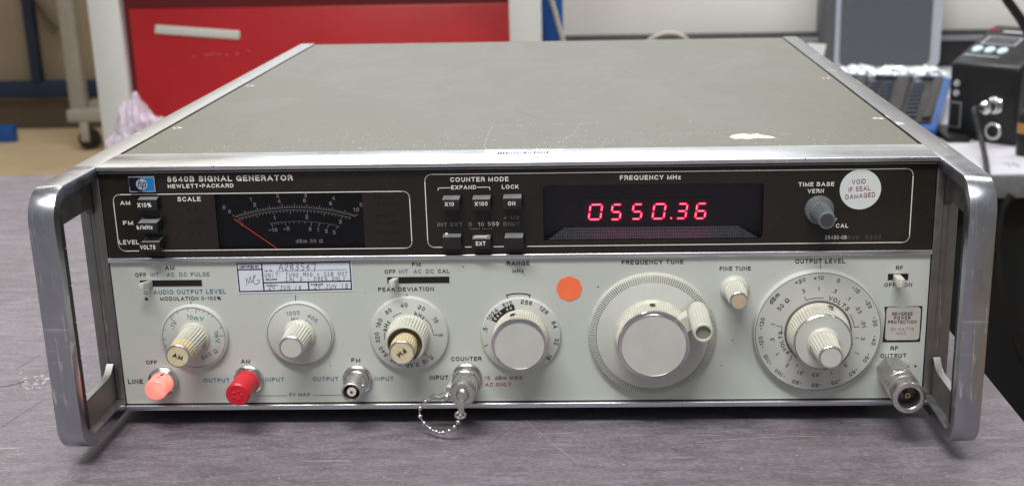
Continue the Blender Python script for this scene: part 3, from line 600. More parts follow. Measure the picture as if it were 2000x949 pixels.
button(274, 474, 313, 492.5, 7.5, 'VOLTS', 8.3, (274, 487, 304))
button(862, 391, 898.5, 411, 6.5, 'X10', 8, (868.7, 402.8, 886.8)); button(921, 390.5, 958.5, 411, 6.5, 'X100', 8, (927, 402, 952.3)); button(981, 388.5, 1019.5, 409.5, 6.5, 'ON', 8, (992.2, 401.4, 1006.5))
bt, a, b = button(863, 464, 901, 487, 4.6)
mb = MB(); mb.sphere((a.x + 2.0, -1.6, a.z + 0.8), 0.75, 8, 6); mb.build('mark', M['ink_white'], bt, tuple(a))
bt, a, b = button(921, 467.5, 958.6, 486.5, 5.6, 'EXT', 8, (929.6, 479.5, 948.5))
mb = MB()
for (xa, xb_, ya, yb) in ((a.x + 1.2, b.x - 1.2, -3.0, -2.4), (a.x + 1.2, a.x + 1.8, -4.6, -2.4), (b.x - 1.8, b.x - 1.2, -3.0, -0.8)): mb.box(xa, xb_, ya, yb, a.z + 0.35, a.z + 0.75)
mb.build('mark', M['ink_white'], bt, tuple(a))
button(984, 465.5, 1022.6, 486.5, 7.0)
TU('COUNTER MODE', 879.4, 355.4, 993.4, 8.8, 'ink_white'); TU('EXPAND', 881.5, 370.1, 930.2, 7.8, 'ink_white'); TU('LOCK', 980.2, 369, 1013.4, 7.8, 'ink_white')
L([(855.7, 371.5), (855.7, 367.2), (879.5, 366.9)], 'ink_white', UP); L([(932.6, 365.8), (956.5, 365.4), (956.5, 370)], 'ink_white', UP)
TU('INT EXT', 854.6, 442.2, 903.2, 7.5, 'ink_dim'); TU('0', 915.5, 441.5, 922, 7.5, 'ink_dim'); TU('10', 933.4, 441.3, 945.4, 7.5, 'ink_white', bold=0); TU('550', 952.7, 441, 974.3, 7.5, 'ink_white', bold=0)
TU('+ 1/2', 983.8, 428.7, 1014.2, 7, 'ink_dim'); TU('DIGIT', 983.4, 441.3, 1015.3, 7.5, 'ink_dim')
L([(918.7, 444.3), (918.7, 447), (936.6, 447), (936.6, 444.3)], 'ink_dim', UP, 0.3); L([(942.8, 444.3), (942.8, 447), (960.8, 446.8), (960.8, 444)], 'ink_dim', UP, 0.3)
TU('FREQUENCY MHz', 1210.8, 351.7, 1330.3, 8.8, 'ink_white')
TU('TIME BASE', 1559.4, 364.2, 1629.2, 8, 'ink_white'); TU('VERN', 1577, 377.2, 1609, 8, 'ink_white'); TU('CAL', 1632.3, 444.8, 1656.6, 8, 'ink_white')
TU('UNCAL', 1634, 414.5, 1665, 7, 'ink_ghost'); TU('28480-08', 1610.9, 467.4, 1653, 7.5, 'ink_white', bold=-0.015); TU('640  0332', 1655, 467, 1720, 7, 'ink_dim', bold=-0.04)
L([(1634, 426.5), (1630.5, 433)], 'ink_white', UP, 0.3)
# ------- meter
MD = 3.0
mb = MB(); mb.box(mx0, mx1, MD, MD + 1, mz0, mz1)
mt = mb.build('meter', M['meter_face'], G, (mx0, 0, mz0), smooth=False)
mb = MB()                                    # walls of the meter well
mb.box(mx0 - 0.9, mx0 - 0.02, 1.41, MD, mz0, mz1); mb.box(mx1 + 0.02, mx1 + 0.9, 1.41, MD, mz0, mz1); mb.box(mx0, mx1, 1.41, MD, mz1 + 0.02, mz1 + 0.9); mb.box(mx0, mx1, 1.41, MD, mz0 - 0.9, mz0 - 0.02)
mb.build('meter_well', M['panel_dark'], mt, (mx0, 0, mz0), smooth=False)
def mp_(cu, cv): return at(400 + cu / 4.762, 360 + cv / 4.762, MD)
mb = MB()
Lp, Rp, Tp = mp_(290, 305), mp_(1395, 298), mp_(850, 217)
def circ3(a, b, c):
    ax, az, bx_, bz, cx_, cz_ = a.x, a.z, b.x, b.z, c.x, c.z
    d = 2 * (ax * (bz - cz_) + bx_ * (cz_ - az) + cx_ * (az - bz))
    ux = ((ax ** 2 + az ** 2) * (bz - cz_) + (bx_ ** 2 + bz ** 2) * (cz_ - az) + (cx_ ** 2 + cz_ ** 2) * (az - bz)) / d
    uz = ((ax ** 2 + az ** 2) * (cx_ - bx_) + (bx_ ** 2 + bz ** 2) * (ax - cx_) + (cx_ ** 2 + cz_ ** 2) * (bx_ - ax)) / d
    return ux, uz, math.hypot(ax - ux, az - uz)
px, pz = (Lp.x + Rp.x) / 2, min(Lp.z, Rp.z) - 21.5           # needle pivot
def scale_arc(A, B, Cc, wd, ticks, sign):
    ux, uz, r = circ3(A, B, Cc); n = 60
    pt = lambda x: (x, uz + math.sqrt(max(0, r * r - (x - ux) ** 2)))
    mb.poly([pt(A.x + (B.x - A.x) * i / n) for i in range(n + 1)], wd, MD - EPS)
    for (f, ln) in ticks:
        x, z = pt(A.x + (B.x - A.x) * f); dx, dz = x - px, z - pz; q = math.hypot(dx, dz)
        mb.line((x, z), (x + sign * dx / q * ln, z + sign * dz / q * ln), 0.29, MD - EPS)
scale_arc(Lp, Rp, Tp, 0.28, [(i / 50, 2.0 if i % 5 == 0 else 1.15) for i in range(51)], 1)
scale_arc(mp_(310, 322), mp_(1357, 312), mp_(850, 238), 0.28, [(i / 32, 1.9 if i % 5 == 0 else 1.15) for i in range(33)], -1)
A, B = mp_(612, 362), mp_(1248, 388)
scale_arc(A, B, mp_(900, 344), 0.28, [((c - 612) / 636, l) for c, l in ((612, 2), (640, 1), (660, 1), (683, 1), (712, 1), (745, 2), (785, 1.1), (830, 1.1), (880, 1.1), (937, 1.1), (1000, 2.1), (1078, 2.1), (1165, 2.1), (1248, 2.1))], -1)
for s, cu, cv in (('0', 180, 213), ('0', 230, 252), ('1', 427, 140), ('2', 463, 188), ('2', 677, 103), ('4', 690, 155), ('3', 936, 100), ('6', 928, 150), ('4', 1196, 128), ('8', 1170, 178), ('5', 1452, 190), ('10', 1407, 235), ('1', 648, 312), ('2', 948, 303), ('3', 1260, 347), ('-10', 635, 422), ('-5', 760, 412), ('0', 980, 415), ('1', 1052, 420), ('2', 1130, 433), ('3', 1202, 445)):
    q = mp_(cu, cv); put_text(mb, s, q.x, q.z, 0, 2.0, MD - EPS, 0, 'c', 0.03)
q = mp_(848, 545); q2 = mp_(1100, 545); put_text(mb, 'dBm 50 Ω', q.x, q.z, q2.x - q.x, 1.9, MD - EPS, 0, 'l', 0.018)
mb.build('meter_scale', M['ink_white'], mt, (mx0, 0, mz0), smooth=False, recalc=False)
mb = MB(); a = mp_(275, 318); b = mp_(672, 590); dd = (b - a).normalized()
mb.tube([Vector((a.x, MD - 0.7, a.z)), Vector((b.x, MD - 0.7, b.z))], 0.17, 6); mb.build('needle', M['needle_red'], mt, tuple(a))
mb = MB(); q = mp_(348, 372); put_text(mb, '0', q.x, q.z, 0, 1.9, MD - EPS, 0, 'c'); mb.build('lettering', M['ink_faded_red'], mt, tuple(q), smooth=False, recalc=False)  # pinkish zero has the needle's red reflection put into its colour
mb = MB(); mb.add([(mx0, 0.5, mz0), (mx1, 0.5, mz0), (mx1, 0.5, mz1), (mx0, 0.5, mz1)], [(0, 1, 2, 3)]); mb.build('meter_window', M['window_clear'], mt, (mx0, 0, mz0), smooth=False, recalc=False)
# ------- display
DD = 7.0
e0 = at(1102.4, 444.6, DD); e1 = at(1441.6, 441.2, DD); f0 = at(1071, 467.5, 0.6); f1 = at(1480, 465.4, 0.6); zl = (e0.z + e1.z) / 2
mb = MB(); mb.box(dx0, dx1, DD, DD + 1, dz0, dz1); dp = mb.build('frequency_display', M['screen_back'], G, (dx0, 0, dz0), smooth=False)
mb = MB(); mb.box(dx0 - 0.9, dx0 - 0.02, 1.41, DD, dz0, dz1); mb.box(dx1 + 0.02, dx1 + 0.9, 1.41, DD, dz0, dz1); mb.box(dx0, dx1, 1.41, DD, dz1 + 0.02, dz1 + 0.9); mb.box(dx0, dx1, 1.41, DD, dz0 - 0.9, dz0 - 0.02)
mb.build('display_well', M['hole_dark'], dp, (dx0, 0, dz0), smooth=False)
mb = MB(); mb.add([(f0.x, 1.0, dz0 + 0.2), (f1.x, 1.0, dz0 + 0.2), (e1.x, DD - 0.1, zl), (e0.x, DD - 0.1, zl)], [(0, 1, 2, 3)]); mb.build('mesh_ledge', M['screen_mesh'], dp, (f0.x, 1, dz0), smooth=False, recalc=False)
mb = MB(); e2 = at(1090, 444.6, DD); 
for xx in (at(1145 + 0 * i, 400, DD - 0.3).x for i in range(1)): pass
zz_t = at(1270, 388, DD - .3).z; zz_b = at(1270, 436, DD - .3).z
plain('led_tray', (0.022, 0.006, 0.010, 1), 0.35)
for i in range(5):
    xa = at(1140 + 41.6 * i * 1.2, 415, DD - 0.3).x; xb = at(1140 + 41.6 * (i + 1) * 1.2, 415, DD - 0.3).x; mb.box(xa + 0.15, xb - 0.15, DD - 0.25, DD + 0.1, zz_b, zz_t)
mb.build('digit_module', M['led_tray'], dp, (dx0, 0, dz0), smooth=False)
SEG = dict(zip('0123456789', ('abcdef', 'bc', 'abged', 'abgcd', 'fgbc', 'afgcd', 'afgedc', 'abc', 'abcdefg', 'abcdfg')))
def digit(ch, uL, uR, vT, vB, dot=False):
    yy = DD - 1.0
    a = at(uL - 0.5, vB, yy); b = at(uR + 1.5, vT, yy); H = b.z - a.z; sh = 0.15; W = (b.x - a.x) - sh * H
    P = lambda x, z: (a.x + x * W + sh * z * H, a.z + z * H)
    ends = dict(a=((0, 1), (1, 1)), b=((1, 1), (1, .5)), c=((1, .5), (1, 0)), d=((0, 0), (1, 0)), e=((0, 0), (0, .5)), f=((0, .5), (0, 1)), g=((0, .5), (1, .5)))
    m1, m2 = MB(), MB()
    for s in SEG[ch]:
        p, q = (Vector(P(*e)) for e in ends[s]); d = q - p; ln = d.length; d /= ln; g = 0.42
        p2, q2 = p + d * g, q - d * g; m1.line(p2 - d * 0.15, q2 + d * 0.15, 1.18, yy)
        n_ = Vector((-d.y, d.x)); mid = (p2 + q2) / 2; hw = 0.29
        pts = [p2 + d * 0.15, p2 + d * 0.55 + n_ * hw, q2 - d * 0.55 + n_ * hw, q2 - d * 0.15, q2 - d * 0.55 - n_ * hw, p2 + d * 0.55 - n_ * hw]
        m2.add([(t_.x, yy - 0.15, t_.y) for t_ in pts], [tuple(range(6))])
    o = m1.build('digit', M['led_edge'], dp, (a.x, yy, a.z), smooth=False, recalc=False); m2.build('segment_core', M['led_core'], dp, (a.x, yy, a.z), smooth=False, recalc=False)
digit('0', 1150, 1175, 399.5, 428.5); digit('5', 1193, 1213, 399.5, 428.5); digit('5', 1234, 1254, 399, 427.5); digit('0', 1274.5, 1299, 398.5, 427); digit('3', 1321, 1341.5, 398, 426.5); digit('6', 1358, 1379, 397.5, 426.5)
q = at(1310.8, 426, DD - 1); mb = MB(); mb.disc(q.x, q.z, 0.62, DD - 1, 12); mb.build('decimal_point', M['led_edge'], dp, tuple(q), smooth=False, recalc=False)
mb = MB(); mb.disc(q.x, q.z, 0.34, DD - 1.15, 12); mb.build('segment_core', M['led_core'], dp, tuple(q), smooth=False, recalc=False)
T('OVER', 1101, 408, 1129, 7, 'ink_ghost_light', dp, y=DD, bold=0); T('FLOW', 1104, 418, 1131, 7, 'ink_ghost_light', dp, y=DD, bold=0)
mb = MB(); mb.add([(dx0, 0.5, dz0), (dx1, 0.5, dz0), (dx1, 0.5, dz1), (dx0, 0.5, dz1)], [(0, 1, 2, 3)]); mb.build('display_window', M['window_tint'], dp, (dx0, 0, dz0), smooth=False, recalc=False)
# corner masks of the display opening (rounded)
mb = MB()
for (x, z, sx_, sz_) in ((dx0, dz1, 1, -1), (dx1, dz1, -1, -1), (dx1, dz0, -1, 1)):
    r = 2.2; P = [(x, z)] + [(x + sx_ * r * (1 - math.cos(math.radians(t_))), z + sz_ * r * (1 - math.sin(math.radians(t_)))) for t_ in range(0, 91, 15)]
    mb = MB(); plate(mb, P, 0.05, 1.3); mb.build('window_corner', M['panel_dark'], dp, (x, 0, z), smooth=False)
# void seal
q = at(1680.3, 370.0); mb = MB(); P = [(q.x + 9.75 * math.cos(2 * PI * i / 48), q.z + 9.75 * math.sin(2 * PI * i / 48)) for i in range(48)]; plate(mb, P, -0.22, -0.02)
vs_ = mb.build('seal_sticker', M['seal_white'], G, tuple(q), smooth=False)
for s, u0, v, u1, cp in (('VOID', 1664, 360.5, 1691, 9), ('IF SEAL', 1657.5, 375.3, 1700, 9), ('DAMAGED', 1651.5, 389.5, 1709, 9)): T(s, u0, v, u1, cp, 'ink_maroon', vs_, y=-0.22, bold=0.0, ang=5)
# time base vernier knob
q = at(1599.8, 409.5); ll = 20.5
mb = MB(); mb.lathe(q.x, q.z, [(0, 0.0), (7.0, 0.0), (7.0, -1.6), (6.5, -2.6), (5.4, -3.2), (5.1, -3.3)], 48); kb = mb.build('vernier_knob', M['vern_grey'], G, tuple(q))
mb = MB(); mb.lathe(q.x, q.z, [(5.2, -2.5), (5.0, -4, 0.0), (4.9, -4.6, 0.5), (4.2, -ll + 1.2, 0.45), (4.0, -ll + 0.4, 0), (3.7, -ll, 0), (3.1, -ll, 0)], n=24); mb.build('knob_body', M['vern_grey'], kb, tuple(q))
mb = MB(); mb.disc(q.x, q.z, 3.3, -ll + 0.1, 32); mb.build('knob_cap', M['vern_dark'], kb, tuple(q), smooth=False)
mb = MB(); mb.add([(q.x + 4.2, -7.0, q.z - 4.6), (q.x + 6.6, -7.0, q.z - 4.2), (q.x + 5.0, -7.0, q.z - 3.2)], [(0, 1, 2)]); mb.build('pointer', M['ink_white'], kb, tuple(q), smooth=False)

# ------------------------------------------------------------------ lower (light) panel
mb = MB(); mb.box(-199.5, 199.5, 0, 1.4, 0.05, 74.5, 0.2, 1); LP = mb.build('lower_panel', M['panel_grey'], G, (0, 0, 36), smooth=False)
mb = MB(); mb.box(-199.5, 199.5, 0.2, 1.3, -0.5, 0.04); mb.build('shadow_gap', M['hole_dark'], LP, (0, 0, 0), smooth=False)
def TL(s, u0, v, u1, cap, ink='ink_black', **k): return T(s, u0, v, u1, cap, ink, LP, **k)
TL('AM', 322.4, 527, 341, 8.5); TL('OFF', 264.7, 540.8, 286, 7.8); TL('INT', 294.4, 540.4, 311, 7.8, 'ink_slate'); TL('AC', 325.8, 540, 341.6, 7.8, 'ink_teal'); TL('DC', 350.7, 539.6, 366, 7.8, 'ink_teal'); TL('PULSE', 373, 539.4, 409.7, 7.8, 'ink_teal')
TL('AUDIO OUTPUT LEVEL', 300, 574.6, 441.7, 8.8, 'ink_blue', bold=0.018); TL('MODULATION 0-100%', 313.2, 586.8, 432, 7.4)
L([(373, 589), (373, 593.5)], 'ink_black', LP, 0.3)
q = at(284.3, 571.5); mb = MB(); mb.arc(q.x, q.z, 0.55, 0.95, 0, 360, -EPS, 20); mb.build('switch_mark', M['ink_slate'], LP, tuple(q), smooth=False, recalc=False)
q = at(286, 583.6); mb = MB(); mb.disc(q.x, q.z, 0.8, -EPS, 20); mb.build('switch_mark', M['ink_black'], LP, tuple(q), smooth=False, recalc=False)
TL('OFF', 286, 711, 307, 7.6); TL('LINE', 250.6, 749, 280, 8.8, bold=0.02); TL('AM', 471, 709.3, 489, 8.3)
TL('OUTPUT', 398.2, 746.2, 449, 7.9, 'ink_blue'); TL('INPUT', 518.6, 744.6, 555.5, 7.9, 'ink_teal'); TL('5V MAX', 564.7, 773, 606, 6.6, 'ink_slate', bold=0.02)
L([(497, 772.6), (559.7, 771.8)], 'ink_slate', LP, 0.25); L([(611, 771.3), (676, 770.6)], 'ink_slate', LP, 0.25)
TL('OUTPUT', 611.3, 743.6, 660.8, 7.9, 'ink_blue'); TL('FM', 686.5, 707, 704, 8.1); TL('INPUT', 732.3, 743, 769.2, 7.9, 'ink_teal')
TL('FM', 805.2, 520, 822, 8); TL('OFF', 751.3, 534.4, 773, 7.8); TL('INT', 779.4, 534, 796.8, 7.8, 'ink_blue'); TL('AC', 807.8, 533.8, 823.4, 7.8, 'ink_slate'); TL('DC', 831.7, 533.6, 847.7, 7.8, 'ink_slate'); TL('CAL', 855.6, 533.3, 878, 7.8)
TL('PEAK DEVIATION', 738.8, 569, 847.7, 7.9); L([(795, 574), (795, 578.6)], 'ink_black', LP, 0.4); L([(577.2, 577), (577.2, 587)], 'ink_black', LP, 0.3)
TL('COUNTER', 881, 704.5, 940.6, 8); TL('INPUT', 839.3, 741, 875.8, 8.3, bold=0.02); TL('15  dBm MAX', 946.3, 741.3, 1020.5, 7.5, 'ink_red'); TL('AC ONLY', 947.6, 753.8, 999, 7.2, 'ink_red')
TL('RANGE', 989.8, 518.4, 1034.6, 8.8, bold=0.02); TL('MHz', 1001, 532.6, 1023.5, 7.5)
TL('FREQUENCY TUNE', 1214.3, 516.6, 1335, 8.6, bold=0.02); TL('FINE TUNE', 1405.5, 528.6, 1466.5, 8); TL('OUTPUT LEVEL', 1553, 514.6, 1650.8, 8.8, bold=0.018); L([(1602.6, 517.8), (1602.6, 525.3)], 'ink_black', LP, 0.3)
TL('RF', 1749.6, 527, 1763, 8); TL('OFF', 1726.7, 560, 1748.8, 7.8); TL('ON', 1764.8, 559.8, 1781.2, 7.8); TL('RF', 1739, 684, 1753.8, 8.4); TL('OUTPUT', 1719.3, 698.3, 1770, 8.2)
# bracket above the range dial
q = at(1017, 653); mb = MB()
def ptarc(cx, cz, r, a0, a1, n=14): return [(cx + r * math.cos(math.radians(a0 + (a1 - a0) * i / n)), cz + r * math.sin(math.radians(a0 + (a1 - a0) * i / n))) for i in range(n + 1)]
c0 = at(1014.5, 653)
P = ptarc(c0.x, c0.z, 21.3, 105.5, 74.5); P = [(c0.x + 20.0 * math.cos(math.radians(105.5)), c0.z + 20.0 * math.sin(math.radians(105.5)))] + P + [(c0.x + 20.0 * math.cos(math.radians(74.5)), c0.z + 20.0 * math.sin(math.radians(74.5)))]
mb.poly(P, 0.5, -EPS); mb.build('printed_line', M['ink_black'], LP, tuple(q), smooth=False, recalc=False)
# dirt specks on the panel
mb = MB()
for (u, v, r) in ((905, 521, 0.35), (1168, 560, 0.4), (1431, 664, 0.35), (1408, 713, 0.3), (645, 713, 0.3), (1774, 715, 0.45), (1788, 714.5, 0.6), (713, 571, 0.25), (1245, 552, 0.2), (862, 700, 0.2)):
    q = at(u, v); mb.disc(q.x, q.z, r, -0.05, 8)
mb.build('dirt_speck', M['ink_black'], LP, (0, 0, 30), smooth=False, recalc=False, kind='stuff')

# slide switches
def slide(u0, v0, u1, v1, lu0, lv0, lu1, lv1, out=9.0, tilt=0.0):
    a = at(u0, v0); b = at(u1, v1); c = ((a.x + b.x) / 2, 0, (a.z + b.z) / 2)
    mb = MB(); mb.box(a.x, b.x, -0.12, -0.02, b.z, a.z); s = mb.build('slide_switch', M['hole_dark'], G, c, smooth=False)
    mb = MB(); mb.box(a.x - 0.35, b.x + 0.35, -0.07, -0.015, b.z - 0.35, a.z + 0.35); mb.build('slot_rim', M['plate_silver'], s, c, smooth=False)
    p = at(lu0, lv0, -out); q = at(lu1, lv1, -out); bx0, bx1 = p.x + tilt, q.x + tilt; zc = (a.z + b.z) / 2
    mb = MB(); mb.hexa([(p.x, -out, q.z), (q.x, -out, q.z), (bx1, -0.1, zc - 1.5), (bx0, -0.1, zc - 1.5), (p.x, -out, p.z), (q.x, -out, p.z), (bx1, -0.1, zc + 1.4), (bx0, -0.1, zc + 1.4)], 0.3)
    mb.build('lever', M['knob_grey'], s, c)
    mb = MB(); xm = (p.x + q.x) / 2; mb.box(xm - 0.2, xm + 0.2, -out - 0.08, -out + 0.05, q.z + 0.4, p.z - 0.4); mb.build('lever_line', M['ink_white'], s, c, smooth=False)
slide(273, 547.5, 395, 558.5, 269.5, 553, 281, 567, 8.5, 1.6); slide(756, 541, 878, 552.3, 758.5, 548, 771, 562.5, 7.5, 1.0); slide(1734.5, 534.4, 1773.3, 546.5, 1753, 545, 1766.5, 562, 7.5, -0.4)

# ------------------------------------------------------------------ knobs
def skirt(name, u, v, r, mat='dial_grey', th=2.2, ringw=True, org=None, seg=96):
    q = at(u, v, -th); mb = MB(); mb.lathe(q.x, q.z, [(0, 0), (r, 0), (r, -th * 0.45), (r - 0.5, -th * 0.9), (r - 0.9, -th), (0, -th)], seg)
    return mb.build(name, M[mat], G, tuple(q)), q
def shaft(q, parent, rows, n, mat, name='knob_body'):
    mb = MB(); mb.lathe(q.x, q.z, rows, n=n); return mb.build(name, M[mat], parent, tuple(q))
def cap_(q, parent, r, y, mat, rim='chrome', rw=0.7):
    mb = MB(); mb.lathe(q.x, q.z, [(r + rw * 0.15, y + 0.9), (r + rw * 0.15, y + 0.1), (r - rw * 0.3, y - 0.25), (r - rw, y - 0.1), (r - rw, y + 0.25)], 64); mb.build('cap_rim', M[rim], parent, tuple(q))
    mb = MB(); mb.disc(q.x, q.z, r - rw * 0.98, y + 0.02, 64); mb.build('knob_cap', M[mat], parent, tuple(q), smooth=False)
def hole(q, parent, ang, r, y, s=0.9):
    a = math.radians(ang); mb = MB(); u = Vector((math.cos(a), 0, math.sin(a))); t_ = Vector((-math.sin(a), 0, math.cos(a))); c = Vector((q.x, y, q.z)) + u * r
    mb.add([c + t_ * s * math.cos(2 * PI * i / 12) + Vector((0, 1, 0)) * s * math.sin(2 * PI * i / 12) for i in range(12)], [tuple(range(12))]); mb.build('set_screw', M['hole_dark'], parent, tuple(c), smooth=False, recalc=False)
class Dial:                                  # prints lying on a dial face
    def __init__(s, q, y, parent): s.q = q; s.y = y - 0.07; s.m = {}; s.parent = parent
    def mb(s, ink): return s.m.setdefault(ink, MB())
    def t(s, txt, ang, r, cap=2.0, ink='ink_black', wd=0, rot=None, bold=0.012):
        a = math.radians(ang); put_text(s.mb(ink), txt, s.q.x + r * math.cos(a), s.q.z + r * math.sin(a), wd, cap, s.y - (0.05 if ink == 'ink_white' else 0), (ang - 90 if rot is None else rot), 'c', bold)
    def ring(s, r, w_=0.3, a0=0, a1=360, ink='ink_black'): s.mb(ink).arc(s.q.x, s.q.z, r - w_ / 2, r + w_ / 2, a0, a1, s.y, max(8, int(abs(a1 - a0) / 4)))
    def tick(s, ang, r0, r1, w_=0.3, ink='ink_black'):
        a = math.radians(ang); c, d = math.cos(a), math.sin(a); s.mb(ink).line((s.q.x + r0 * c, s.q.z + r0 * d), (s.q.x + r1 * c, s.q.z + r1 * d), w_, s.y)
    def word(s, txt, amid, r, step, cap, ink='ink_black'):
        for i, ch in enumerate(txt): s.t(ch, amid - step * (i - (len(txt) - 1) / 2), r, cap, ink)
    def done(s):
        for ink, m in s.m.items(): m.build('dial_print', M[ink], s.parent, (s.q.x, s.y, s.q.z), smooth=False, recalc=False)

# AM dial and knob
k, q = skirt('am_dial', 378.8, 659.3, 16.9); d = Dial(q, -2.2, k)
d.ring(15.6, 0.3, 0, 360, 'ink_slate')
for a, l in ((96, 1.5), (80, 2.6), (74, 1.3), (66, 1.3), (56, 1.4), (47, 1.4), (21, 1.4), (4, 3.0), (118, 1.4), (127, 1.4), (131.5, 1.4), (136, 3.0), (163, 1.4), (183, 1.6), (196, 1.4)): d.tick(a, 15.6, 15.6 - l, 0.28, 'ink_slate')
d.t('10mV', 81, 10.6, 2.3, 'ink_teal'); d.t('.1V', 144, 11.8, 2.3, 'ink_teal'); d.t('1mV', 2, 11.6, 2.3, 'ink_teal'); d.t('600 Ω', -52, 11.2, 2.2, 'ink_slate', rot=28); d.done()
shaft(q, k, [(8.0, -2.2, 0), (7.9, -3.2, 0), (7.2, -3.8, 0), (6.9, -3.9, 0.0), (6.8, -4.6, 0.75), (6.3, -18.6, 0.7), (6.15, -19.1, 0.0), (5.6, -19.4, 0)], 26, 'knob_dirty')
shaft(q, k, [(5.3, -19.1, 0), (5.9, -19.6, 0), (6.0, -20.2, 0.6), (5.7, -26.0, 0.6), (5.6, -26.6, 0), (5.2, -27.1, 0)], 26, 'knob_cream', 'knob_collar')
cap_(q, k, 5.7, -27.2, 'cap_cream', 'nickel'); mb = MB(); put_text(mb, 'AM', q.x, q.z, 4.9, 2.3, -27.35, -22, 'c', 0.03); mb.build('lettering', M['ink_black'], k, (q.x, -24.8, q.z), smooth=False, recalc=False)
hole(q, k, -28, 6.75, -6.5, 0.9)
# oscillator dial
k, q = skirt('oscillator_dial', 585.0, 653.4, 16.9); d = Dial(q, -2.2, k); d.ring(15.9, 0.3, 0, 360, 'ink_slate')
d.t('1000', 102, 11.6, 2.1, 'ink_blue', rot=5); d.t('Hz', 101, 8.3, 2.1, 'ink_blue', rot=3); d.t('400', 51, 11.2, 2.1, 'ink_blue', rot=-38); d.t('Hz', 51, 7.8, 2.1, 'ink_blue', rot=-36); d.done()
shaft(q, k, [(8.0, -2.2, 0), (7.9, -3.4, 0), (7.3, -4.3, 0), (6.9, -4.5, 0.0), (6.7, -5.2, 0.75), (5.95, -19.2, 0.7), (5.85, -19.8, 0.0), (5.4, -20.0, 0)], 26, 'knob_grey'); cap_(q, k, 5.7, -20.2, 'dial_grey', 'nickel', 0.8); hole(q, k, -28, 6.7, -6.5, 0.9)
# FM dial
k, q = skirt('peak_deviation_dial', 798.5, 654.3, 19.6); d = Dial(q, -2.2, k)
for s, a in (('20', 64), ('40', 96), ('80', 127), ('160', 156), ('320', 184), ('640', 213), ('1.28', 243), ('2.56', 274), ('5.12', 304), ('10', 30), ('5', 0)): d.t(s, a, 15.7, 2.15)
d.ring(12.1, 0.28, 128, 104); d.ring(12.1, 0.28, 197, 171); d.ring(12.1, 0.28, 44, 2); d.tick(0, 12.0, 14.3, 0.28); d.word('kHz', 155, 12.0, 10, 2.0); d.word('kHz', 60, 12.0, 10, 2.0); d.tick(-52, 12.0, 14.2, 0.28); d.ring(12.1, 0.28, -52, -60); d.done()
mb = MB(); mb.lathe(q.x, q.z, [(10.6, -2.2, 0), (10.5, -3.0, 0), (10.2, -3.6, 0.8), (9.8, -15.0, 0.75), (9.5, -15.7, 0), (9.0, -16, 0), (8.4, -15.6, 0)], n=40); mb.build('knob_body', M['knob_grey'], k, tuple(q))
mb = MB(); mb.lathe(q.x, q.z, [(8.4, -15.6), (8.0, -11.5), (0, -11.5)], 48); mb.build('knob_recess', M['recess_brown'], k, tuple(q))
shaft(q, k, [(5.6, -6.0, 0), (5.9, -15, 0), (6.3, -19.0, 0.0), (6.35, -19.6, 0.5), (6.1, -25.0, 0.5), (5.9, -25.7, 0), (5.5, -26.1, 0)], 28, 'knob_cream', 'knob_collar')
cap_(q, k, 6.0, -26.2, 'cap_cream', 'nickel'); mb = MB(); put_text(mb, 'FM', q.x, q.z, 4.7, 2.4, -26.35, 222, 'c', 0.03); mb.build('lettering', M['ink_black'], k, (q.x, -24.8, q.z), smooth=False, recalc=False)
# range dial
k, q = skirt('range_dial', 1017, 656, 19.8, th=2.0); d = Dial(q, -2.0, k)
for s, a in (('512', 110), ('256', 79.5), ('128', 49), ('64', 19), ('32', -10), ('16', -39), ('1024', 140), ('.5', 169), ('1', 196)): d.t(s, a, 17.75, 2.15, bold=0.018)
d.mb('ink_black').arc(q.x, q.z, 13.2, 16.6, 100, 149, d.y, 16); d.word('EXT 2X', 125, 15.3, 7.2, 1.35, 'ink_white'); d.done()
mb = MB(); mb.lathe(q.x, q.z, [(13.7, -2.0, 0), (13.7, -3.0, 0), (13.6, -3.6, 0), (13.6, -4.0, 0.6), (13.4, -13.0, 0.6), (13.3, -13.6, 0)], n=72); mb.build('knob_body', M['knob_dirty'], k, tuple(q))
mb = MB(); mb.lathe(q.x, q.z, [(13.5, -13.6), (13.6, -14.2), (13.3, -14.7), (12.9, -14.8), (12.8, -14.3), (12.6, -14.3), (12.5, -15.2), (12.1, -15.4), (11.9, -15.0)], 96); mb.build('cap_rim', M['chrome'], k, tuple(q))
mb = MB(); mb.disc(q.x, q.z, 12.0, -15.05, 96); mb.build('knob_cap', M['cap_grey'], k, tuple(q), smooth=False); hole(q, k, 104, 13.65, -7.5, 1.4)
# frequency tune
q = at(1274.0, 654.0, -2); mb = MB(); mb.lathe(q.x, q.z, [(0, 0), (31.6, 0), (31.6, -0.6), (31.2, -1.4), (27.4, -2.7), (0, -2.7)], 180); k = mb.build('frequency_tune_dial', M['knob_dirty'], G, tuple(q))
mb = MB(); mb.lathe(q.x, q.z, [(31.0, -1.5, 0.0), (31.0, -1.5, 0.05)], n=10)
mb = MB(); N = 168
for i in range(N):                           # radial ribs of the grip ring
    a = 2 * PI * i / N; hw = PI / N * 0.56
    P = []
    for (r, y) in ((27.6, -3.9), (30.7, -3.0)):
        for s_ in (-1, 1): P.append((q.x + r * math.cos(a + s_ * hw), y, q.z + r * math.sin(a + s_ * hw)))
    for (r, y) in ((27.6, -2.2), (31.5, -0.6)):
        for s_ in (-1, 1): P.append((q.x + r * math.cos(a + s_ * hw * 1.2), y, q.z + r * math.sin(a + s_ * hw * 1.2)))
    mb.add(P, [(0, 1, 3, 2), (0, 2, 6, 4), (1, 5, 7, 3), (2, 3, 7, 6)])
mb.build('grip_rib', M['dial_grey'], k, tuple(q), smooth=False, kind='stuff')
